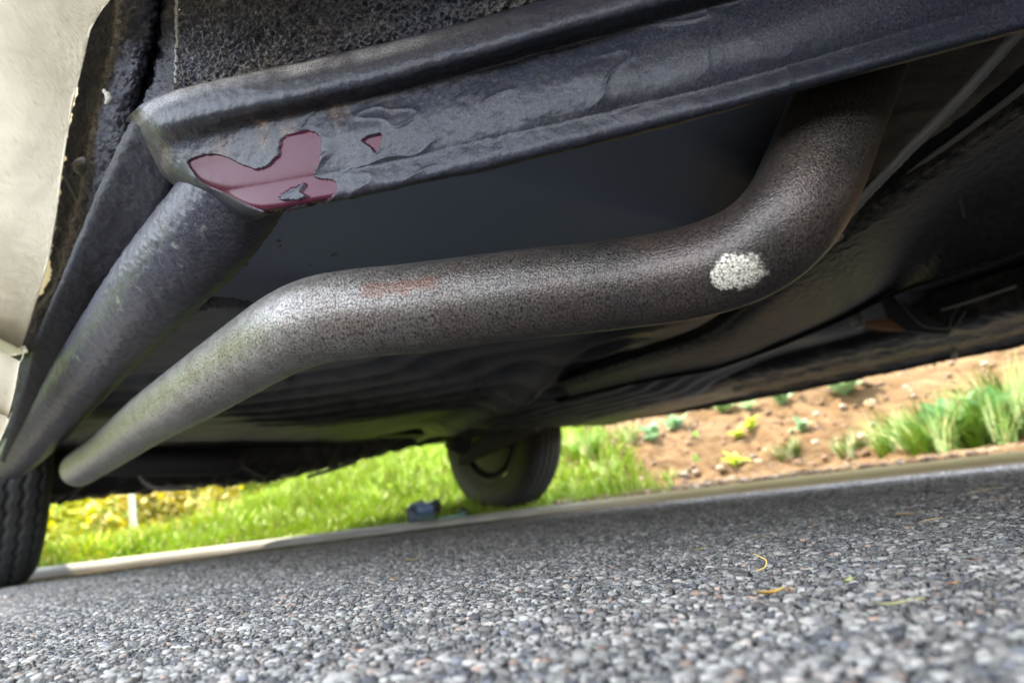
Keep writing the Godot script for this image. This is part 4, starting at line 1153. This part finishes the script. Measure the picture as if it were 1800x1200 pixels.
func shrub(at: Vector3, size: Vector3, n: int, tint: Color, label: String, category: String, called: String, leaf := 0.03) -> void:
	var o := thing(called, label, category, at)
	var st := SurfaceTool.new()
	st.begin(Mesh.PRIMITIVE_TRIANGLES)
	var gap := ns(weed_count + 300, 3.2, 2)
	for i in n:
		var d := Vector3(rng.randfn(), rng.randfn(), rng.randfn()).normalized() * pow(rng.randf(), 0.45)
		var p := d * size * (1.0 + 0.3 * gap.get_noise_3dv(d * 0.6)) + Vector3(0, size.y * 0.85, 0)
		if gap.get_noise_3dv(p * 1.4) < -0.22: continue
		if p.y < 0.0: continue
		var b := Basis.from_euler(Vector3(rng.randf_range(-0.9, 0.9), rng.randf() * TAU, rng.randf_range(-0.5, 0.5))) * (leaf * rng.randf_range(0.6, 1.3))
		var c := tint * rng.randf_range(0.7, 1.35)
		var nrm := (b.y.normalized() + d * 0.4).normalized()
		for v in [Vector3(-0.5, 0, 0), Vector3(0.5, 0, 0), Vector3(0, 0.1, 0.9), Vector3(-0.5, 0, 0), Vector3(0, 0.05, -0.9), Vector3(0.5, 0, 0)]:
			st.set_color(c)
			st.set_normal(nrm)
			st.add_vertex(p + b * v)
	piece("foliage", st.commit(), M.shrub, o)
	var stems := SurfaceTool.new()
	for k in 7:
		var w := TAU * k / 7.0
		var tip := Vector3(cos(w) * size.x * 0.55, size.y * 1.3, sin(w) * size.z * 0.55)
		stems.append_from(tube_mesh([Vector3.ZERO - Vector3(0, 0.05, 0), tip * Vector3(0.35, 0.4, 0.35), tip], [.008, .006, .002], 8, 6), 0, Transform3D())
	piece("stems", stems.commit(), mat(Color(0.14, 0.1, 0.06), 0.9), o)

func verge_plants() -> void:
	var gr := "grass tufts on the soil bank"
	tuft(1.499, -2.457, 0.24, 0.26, 620, "largest green grass tuft at the foot of the soil bank", gr)
	tuft(1.426, -2.600, 0.19, 0.17, 330, "grass tuft leaning left beside the largest tuft on the soil", gr)
	tuft(1.628, -2.352, 0.22, 0.24, 520, "bushy grass tuft right of the largest tuft", gr)
	tuft(1.736, -2.356, 0.28, 0.3, 520, "tall grass tuft at the right end of the soil bank", gr)
	tuft(1.141, -2.932, 0.085, 0.12, 170, "small dull green grass tuft above the kerb, between two yellow weeds and the big tufts", gr, Color(0.11, 0.165, 0.05))
	tuft(1.319, -2.750, 0.10, 0.13, 150, "thin grass tuft just left of the big tufts", gr, Color(0.115, 0.17, 0.05))
	tuft(0.648, -3.102, 0.09, 0.07, 110, "single small yellowish grass tuft low on the soil near the lawn", gr, Color(0.2, 0.26, 0.05))
	tuft(0.574, -3.655, 0.16, 0.14, 170, "upright grass tuft where the lawn meets the bare soil", gr, Color(0.19, 0.27, 0.06))
	tuft(0.380, -3.307, 0.12, 0.16, 260, "ragged grass tuft at the lawn edge beside the far wheel", gr, Color(0.18, 0.29, 0.05))
	tuft(0.323, -3.578, 0.2, 0.2, 420, "tall lush grass tuft right behind the far wheel", gr, Color(0.17, 0.3, 0.04))
	var we := "weeds on the soil bank"
	var pale := Color(0.2, 0.3, 0.14)
	var lime := Color(0.3, 0.36, 0.04)
	weed(1.524, -3.082, 0.15, pale, "largest pale green weed rosette high on the soil bank", we, 10)
	weed(1.318, -3.325, 0.1, pale, "pale green weed left of the largest rosette", we)
	weed(1.094, -3.574, 0.1, pale * 1.1, "pale weed with whitish leaves close under the sill", we)
	weed(1.045, -3.736, 0.075, pale, "small pale weed touching the whitish one under the sill", we, 7)
	weed(1.201, -3.469, 0.05, pale * 0.9, "tiny grey green weed between two pale weeds under the sill", we, 6)
	weed(0.825, -3.585, 0.09, Color(0.15, 0.25, 0.13), "bluish green weed near the lawn edge", we)
	weed(0.680, -3.519, 0.085, Color(0.13, 0.22, 0.11), "darker bluish green weed beside the lawn grass", we)
	weed(1.251, -2.990, 0.06, Color(0.16, 0.25, 0.14), "small green weed above the dull green tuft", we, 7)
	weed(1.098, -3.201, 0.06, lime, "upper yellow green weed in the middle of the soil", we, 9)
	weed(1.030, -3.195, 0.05, lime * 0.95, "yellow green weed just left of the upper one", we, 8)
	weed(0.932, -3.014, 0.06, lime, "lower yellow green weed near the kerb", we, 8)
	weed(0.801, -3.172, 0.035, Color(0.15, 0.25, 0.06), "tiny green seedling on bare soil right of the single small tuft", we, 6)
	weed(0.871, -3.371, 0.03, Color(0.15, 0.25, 0.06), "tiny green seedling higher on the bare soil", we, 5)
	weed(1.587, -2.450, 0.13, Color(0.08, 0.165, 0.06), "broad leaved green weed growing through the largest tuft", we, 11)
	weed(1.508, -2.499, 0.1, Color(0.075, 0.155, 0.06), "broad leaved weed at the foot of the largest tuft", we, 9)
	weed(1.675, -2.378, 0.11, Color(0.085, 0.17, 0.065), "broad leaved weed inside the bushy tuft", we, 9)
	# daisies and dry stems
	for q in [[1.671, -2.581, 0.115, "white daisy, the left of two above the big tufts"], [1.685, -2.555, 0.105, "white daisy, the right of two above the big tufts"]]:
		var o := thing("daisy", q[3], "flower", Vector3(q[0], bank_y(q[0], q[1]), q[1]), "daisies")
		piece("stem", tube_mesh([Vector3.ZERO, Vector3(0.004, q[2] * 0.5, 0), Vector3(0.002, q[2], 0)], [.0014, .0012, .001], 6, 6), mat(Color(0.15, 0.22, 0.06), 0.7), o)
		for k in 9:
			piece("petal", leaf_mesh(0.0, 0.0), mat(Color(0.78, 0.74, 0.74), 0.6), o, Transform3D((Basis(Vector3.UP, TAU * k / 9.0) * Basis(Vector3.RIGHT, -0.5)).scaled_local(Vector3.ONE * 0.013), Vector3(0.002, q[2], 0)))
	for q in [[1.595, -2.631, 0.13, 0.02, "brown dry stalk leaning left over the soil"], [1.668, -2.492, 0.17, 0.0, "upright yellow stalk left of the tall tuft"], [1.621, -2.537, 0.15, -0.01, "upright tan stalk behind the daisies"]]:
		var o := thing("dry_stalk", q[4], "stalk", Vector3(q[0], bank_y(q[0], q[1]), q[1]), "dry stalks")
		piece("stalk", tube_mesh([Vector3.ZERO, Vector3(-q[3] * 0.5, q[2] * 0.5, 0), Vector3(-q[3] * 1.5, q[2], 0.01)], [.0022, .0018, .0022], 8, 6), mat(Color(0.36, 0.26, 0.1), 0.8), o)
	# stones on the soil
	var names := ["pale rounded pebble under the small tufts near the kerb", "pinkish pebble right of the thin grass tuft", "light grey pebble at the lawn edge near the far wheel", "tan pebble between the yellow weeds and the kerb", "small buff pebble below the largest rosette"]
	var i := 0
	for q in [[0.873, -3.043], [1.391, -2.754], [0.336, -3.272], [1.021, -2.963], [1.536, -2.911]]:
		var o := MeshInstance3D.new()
		o.name = numbered("pebble")
		o.mesh = pebble(70 + i)
		o.material_override = mat([Color(0.4, 0.34, 0.28), Color(0.42, 0.3, 0.25), Color(0.42, 0.38, 0.33), Color(0.36, 0.27, 0.18), Color(0.4, 0.28, 0.16)][i], 0.85)
		add_child(o)
		o.transform = Transform3D(Basis(Vector3.UP, i * 1.3).scaled_local(Vector3.ONE * (0.02 + 0.006 * (i % 3))), Vector3(q[0], bank_y(q[0], q[1]) + 0.008, q[1]))
		tag(o, names[i], "pebble", "pebbles on the soil bank")
		i += 1
	# shrubs and marker post at the far left
	shrub(Vector3(-2.32, 0.05, -2.95), Vector3(0.36, 0.28, 0.3), 1500, Color(0.52, 0.54, 0.07), "yellow green shrub in full leaf beyond the near tyre", "shrub", "yellow_shrub", 0.042)
	shrub(Vector3(-2.1, 0.08, -3.85), Vector3(0.5, 0.28, 0.3), 2000, Color(0.4, 0.35, 0.08), "orange brown shrub between the yellow one and the white post", "shrub", "brown_shrub", 0.035)
	shrub(Vector3(-3.6, 0.5, -6.6), Vector3(2.4, 0.5, 0.7), 7000, Color(0.35, 0.4, 0.05), "wide light green hedge shrub behind the yellow shrub", "shrub", "hedge_shrub", 0.06)
	shrub(Vector3(-1.75, 0.3, -5.2), Vector3(1.3, 0.6, 0.6), 5200, Color(0.3, 0.36, 0.05), "low olive shrub on the lawn behind the white post", "shrub", "olive_shrub", 0.05)
	var foot := Vector3(-2.02, bank_y(-2.02, -3.4), -3.4)
	var post := thing("marker_post", "slim white marker post standing in the grass, leaning slightly left", "post", foot)
	piece("pole", tube_mesh([Vector3(0, -0.02, 0), Vector3(-0.016, 0.2, 0), Vector3(-0.05, 0.6, 0)], [.0165, .0165, .0165], 12, 16), M.post, post)
	piece("cap", tube_mesh([Vector3(-0.05, 0.598, 0), Vector3(-0.051, 0.606, 0), Vector3(-0.052, 0.618, 0)], [.018, .018, .01], 4, 16), mat(Color(0.3, 0.3, 0.3), 0.5), post)

func small_things() -> void:
	# things lying on the kerb
	var at := Vector3(-0.42, 0.037, kerb_z(-0.42) - 0.05)
	var o := thing("hand_torch", "dark blue torch with pale grey barrel lying on kerb left of the far wheel", "torch", at)
	var navy := mat(Color(0.018, 0.034, 0.08), 0.4)
	piece("grip", bevel_box(Vector3(-0.04, 0.03, 0), Vector3(0.022, 0.004, 0), Vector3(-0.004, 0.03, 0), Vector3(0, 0, 0.02), 0.006), navy, o)
	piece("head", bevel_box(Vector3(-0.02, 0.055, 0), Vector3(0.03, 0.006, 0), Vector3(-0.004, 0.018, 0), Vector3(0, 0, 0.02), 0.007), mat(Color(0.1, 0.14, 0.23), 0.35), o)
	piece("barrel", tube_mesh([Vector3(-0.015, 0.04, 0.004), Vector3(0.0, 0.042, 0.006), Vector3(0.05, 0.047, 0.012)], [.021, .022, .023], 12, 24), mat(Color(0.13, 0.19, 0.34), 0.3), o)
	piece("lens_ring", tube_mesh([Vector3(0.046, 0.0466, 0.0115), Vector3(0.05, 0.047, 0.012), Vector3(0.064, 0.0484, 0.0137)], [.024, .0255, .0255], 8, 24), M.rubber, o)
	piece("trigger", bevel_box(Vector3(-0.012, 0.033, 0.012), Vector3(0.005, 0, 0), Vector3(0, 0.009, 0), Vector3(0, 0, 0.006), 0.002), mat(Color(0.2, 0.05, 0.04), 0.5), o)
	piece("base", bevel_box(Vector3(0.012, 0.012, 0.006), Vector3(0.035, 0.002, 0), Vector3(0, 0.012, 0), Vector3(0, 0, 0.016), 0.004), mat(Color(0.02, 0.07, 0.06), 0.5), o)
	at = Vector3(-0.275, 0.037, kerb_z(-0.275) - 0.05)
	o = thing("bottle_cap", "small dark green cap lying on the kerb near the far wheel", "cap", at)
	piece("shell", tube_mesh([Vector3(0, 0.0, 0), Vector3(0, 0.006, 0), Vector3(0.002, 0.02, 0), Vector3(0.003, 0.027, 0)], [.02, .021, .019, .012], 8, 24), mat(Color(0.015, 0.06, 0.04), 0.4), o)
	piece("knob", tube_mesh([Vector3(0.003, 0.026, 0), Vector3(0.003, 0.03, 0), Vector3(0.003, 0.034, 0)], [.007, .008, .004], 6, 12), mat(Color(0.015, 0.05, 0.035), 0.4), o)
	at = Vector3(-0.243, 0.037, kerb_z(-0.243) - 0.045)
	o = thing("small_bottle", "tiny pale blue bottle standing beside the dark green cap", "bottle", at)
	piece("body", tube_mesh([Vector3.ZERO, Vector3(0, 0.002, 0), Vector3(0, 0.014, 0), Vector3(0, 0.018, 0)], [.008, .009, .009, .005], 10, 16), mat(Color(0.3, 0.42, 0.48), 0.3), o)
	piece("cap", tube_mesh([Vector3(0, 0.018, 0), Vector3(0, 0.02, 0), Vector3(0, 0.024, 0)], [.005, .0055, .005], 6, 12), mat(Color(0.6, 0.65, 0.68), 0.4), o)
	at = Vector3(-0.31, 0.037, kerb_z(-0.31) - 0.04)
	o = thing("plastic_strip", "thin teal plastic strip lying along the kerb beside the torch", "strip", at)
	piece("strip", bevel_box(Vector3(0, 0.003, 0), Vector3(0.05, 0, 0.004), Vector3(0, 0.003, 0), Vector3(0, 0, 0.006), 0.001), mat(Color(0.16, 0.36, 0.27), 0.4), o)
	# leaves and straws on the asphalt: pixel-measured ground spots, length, width, turn, curl, colour
	var scraps := [
		[0.0965, -0.2989, 0.016, 0.005, 0.25, 0.3, Color(0.42, 0.24, 0.05), "orange brown leaf scrap with a green tip, nearest leaf in the middle right"],
		[0.1232, -0.5259, 0.010, 0.004, 0.5, 0.2, Color(0.42, 0.38, 0.1), "small yellow leaf flake left of the curled stem"],
		[-0.1512, -0.8184, 0.018, 0.006, 0.1, 0.15, Color(0.46, 0.36, 0.12), "yellow leaf flake alone in the middle left of the asphalt"],
		[0.1320, -0.3044, 0.010, 0.004, 0.7, 0.4, Color(0.3, 0.3, 0.13), "pale green leaf flake beside a red speck"],
		[0.1221, -0.2485, 0.016, 0.0026, 0.05, 0.2, Color(0.38, 0.36, 0.16), "long yellow green blade lying near the right front"],
		[0.3324, -0.6194, 0.02, 0.006, -0.1, 0.2, Color(0.36, 0.22, 0.09), "brown leaf scrap far right on the dark asphalt"],
		[-0.1261, -0.5964, 0.007, 0.003, 0.9, 0.3, Color(0.42, 0.25, 0.08), "tiny orange leaf flake left of the middle"],
		[0.1831, -0.5742, 0.012, 0.003, 0.2, 0.2, Color(0.36, 0.28, 0.14), "dull tan leaf flake behind the curled stem"],
		[0.1566, -0.2705, 0.005, 0.004, 0.3, 0.5, Color(0.24, 0.1, 0.06), "round red brown bud scale at the right"],
		[-0.0774, -0.7366, 0.007, 0.002, 0.4, 0.2, Color(0.4, 0.36, 0.2), "small straw coloured flake right of the lone yellow leaf"],
	]
	for q in scraps:
		var rows := []
		for i in 9:
			var k := i / 8.0
			var w: float = q[3] * 0.5 * (sin(pow(k, 0.8) * PI) + 0.05)
			var y: float = q[5] * q[2] * (k - 0.5) * (k - 0.5) * 2.0
			rows.append(PackedVector3Array([Vector3((k - 0.5) * q[2], y + w * 0.5, -w), Vector3((k - 0.5) * q[2], y, 0), Vector3((k - 0.5) * q[2], y + w * 0.4, w)]))
		var c: Color = q[6]
		o = thing("fallen_leaf", q[7], "leaf", Vector3(q[0], 0.0032, q[1]), "leaf scraps on the asphalt")
		o.rotation.y = q[4]
		piece("blade", grid(rows, Vector3(0, 30, 0), func(_p, s, _t): return c.lerp(Color(0.3, 0.32, 0.12), smoothstep(0.6, 1.0, s) * 0.5)), M.straw, o)
		piece("stalk", tube_mesh([Vector3(q[2] * 0.48, 0.0005, 0), Vector3(q[2] * 0.58, 0.0012, 0.0004), Vector3(q[2] * 0.7, 0.001, 0.001)], [.0003, .00025, .0002], 6, 6, func(_p, _s, _t): return c * 0.8), M.straw, o)
	var stem: Array = [0.1125, -0.3670, 0.1219, -0.3802, 0.1293, -0.3979, 0.1331, -0.4237]
	var base := Vector3(stem[2], 0.003, stem[3])
	o = thing("curled_stem", "thin curled yellow stem standing up from the asphalt", "stem", base, "")
	piece("stem", tube_mesh([Vector3(-0.0045, 0.0, 0.002), Vector3(0.0005, 0.001, 0.0005), Vector3(0.0022, 0.0042, 0), Vector3(0.0, 0.0062, -0.001), Vector3(-0.0032, 0.0084, -0.002)], [.0003, .00042, .0004, .00038, .0002], 24, 8, func(_p, _s, _t): return Color(0.46, 0.34, 0.1)), M.straw, o)
	for q in [[0.5442, -0.8207, 0.05, 0.12, "long straw on the dark asphalt near the kerb at the right"], [0.3024, -0.5264, 0.018, -0.1, "pale straw below the long one at the right"], [0.0674, -3.3328, 0.03, 0.3, "short straw at the foot of the kerb under the wheel"]]:
		o = thing("straw", q[4], "straw", Vector3(q[0], 0.0045, q[1]), "straws on the asphalt")
		o.rotation.y = q[3]
		piece("stalk", tube_mesh([Vector3(-q[2] * 0.5, 0, 0), Vector3(0, 0.0012, 0.002), Vector3(q[2] * 0.5, 0.001, -0.002)], [.0004, .0005, .0003], 14, 8, func(_p, _s, _t): return Color(0.3, 0.22, 0.11)), M.straw, o)
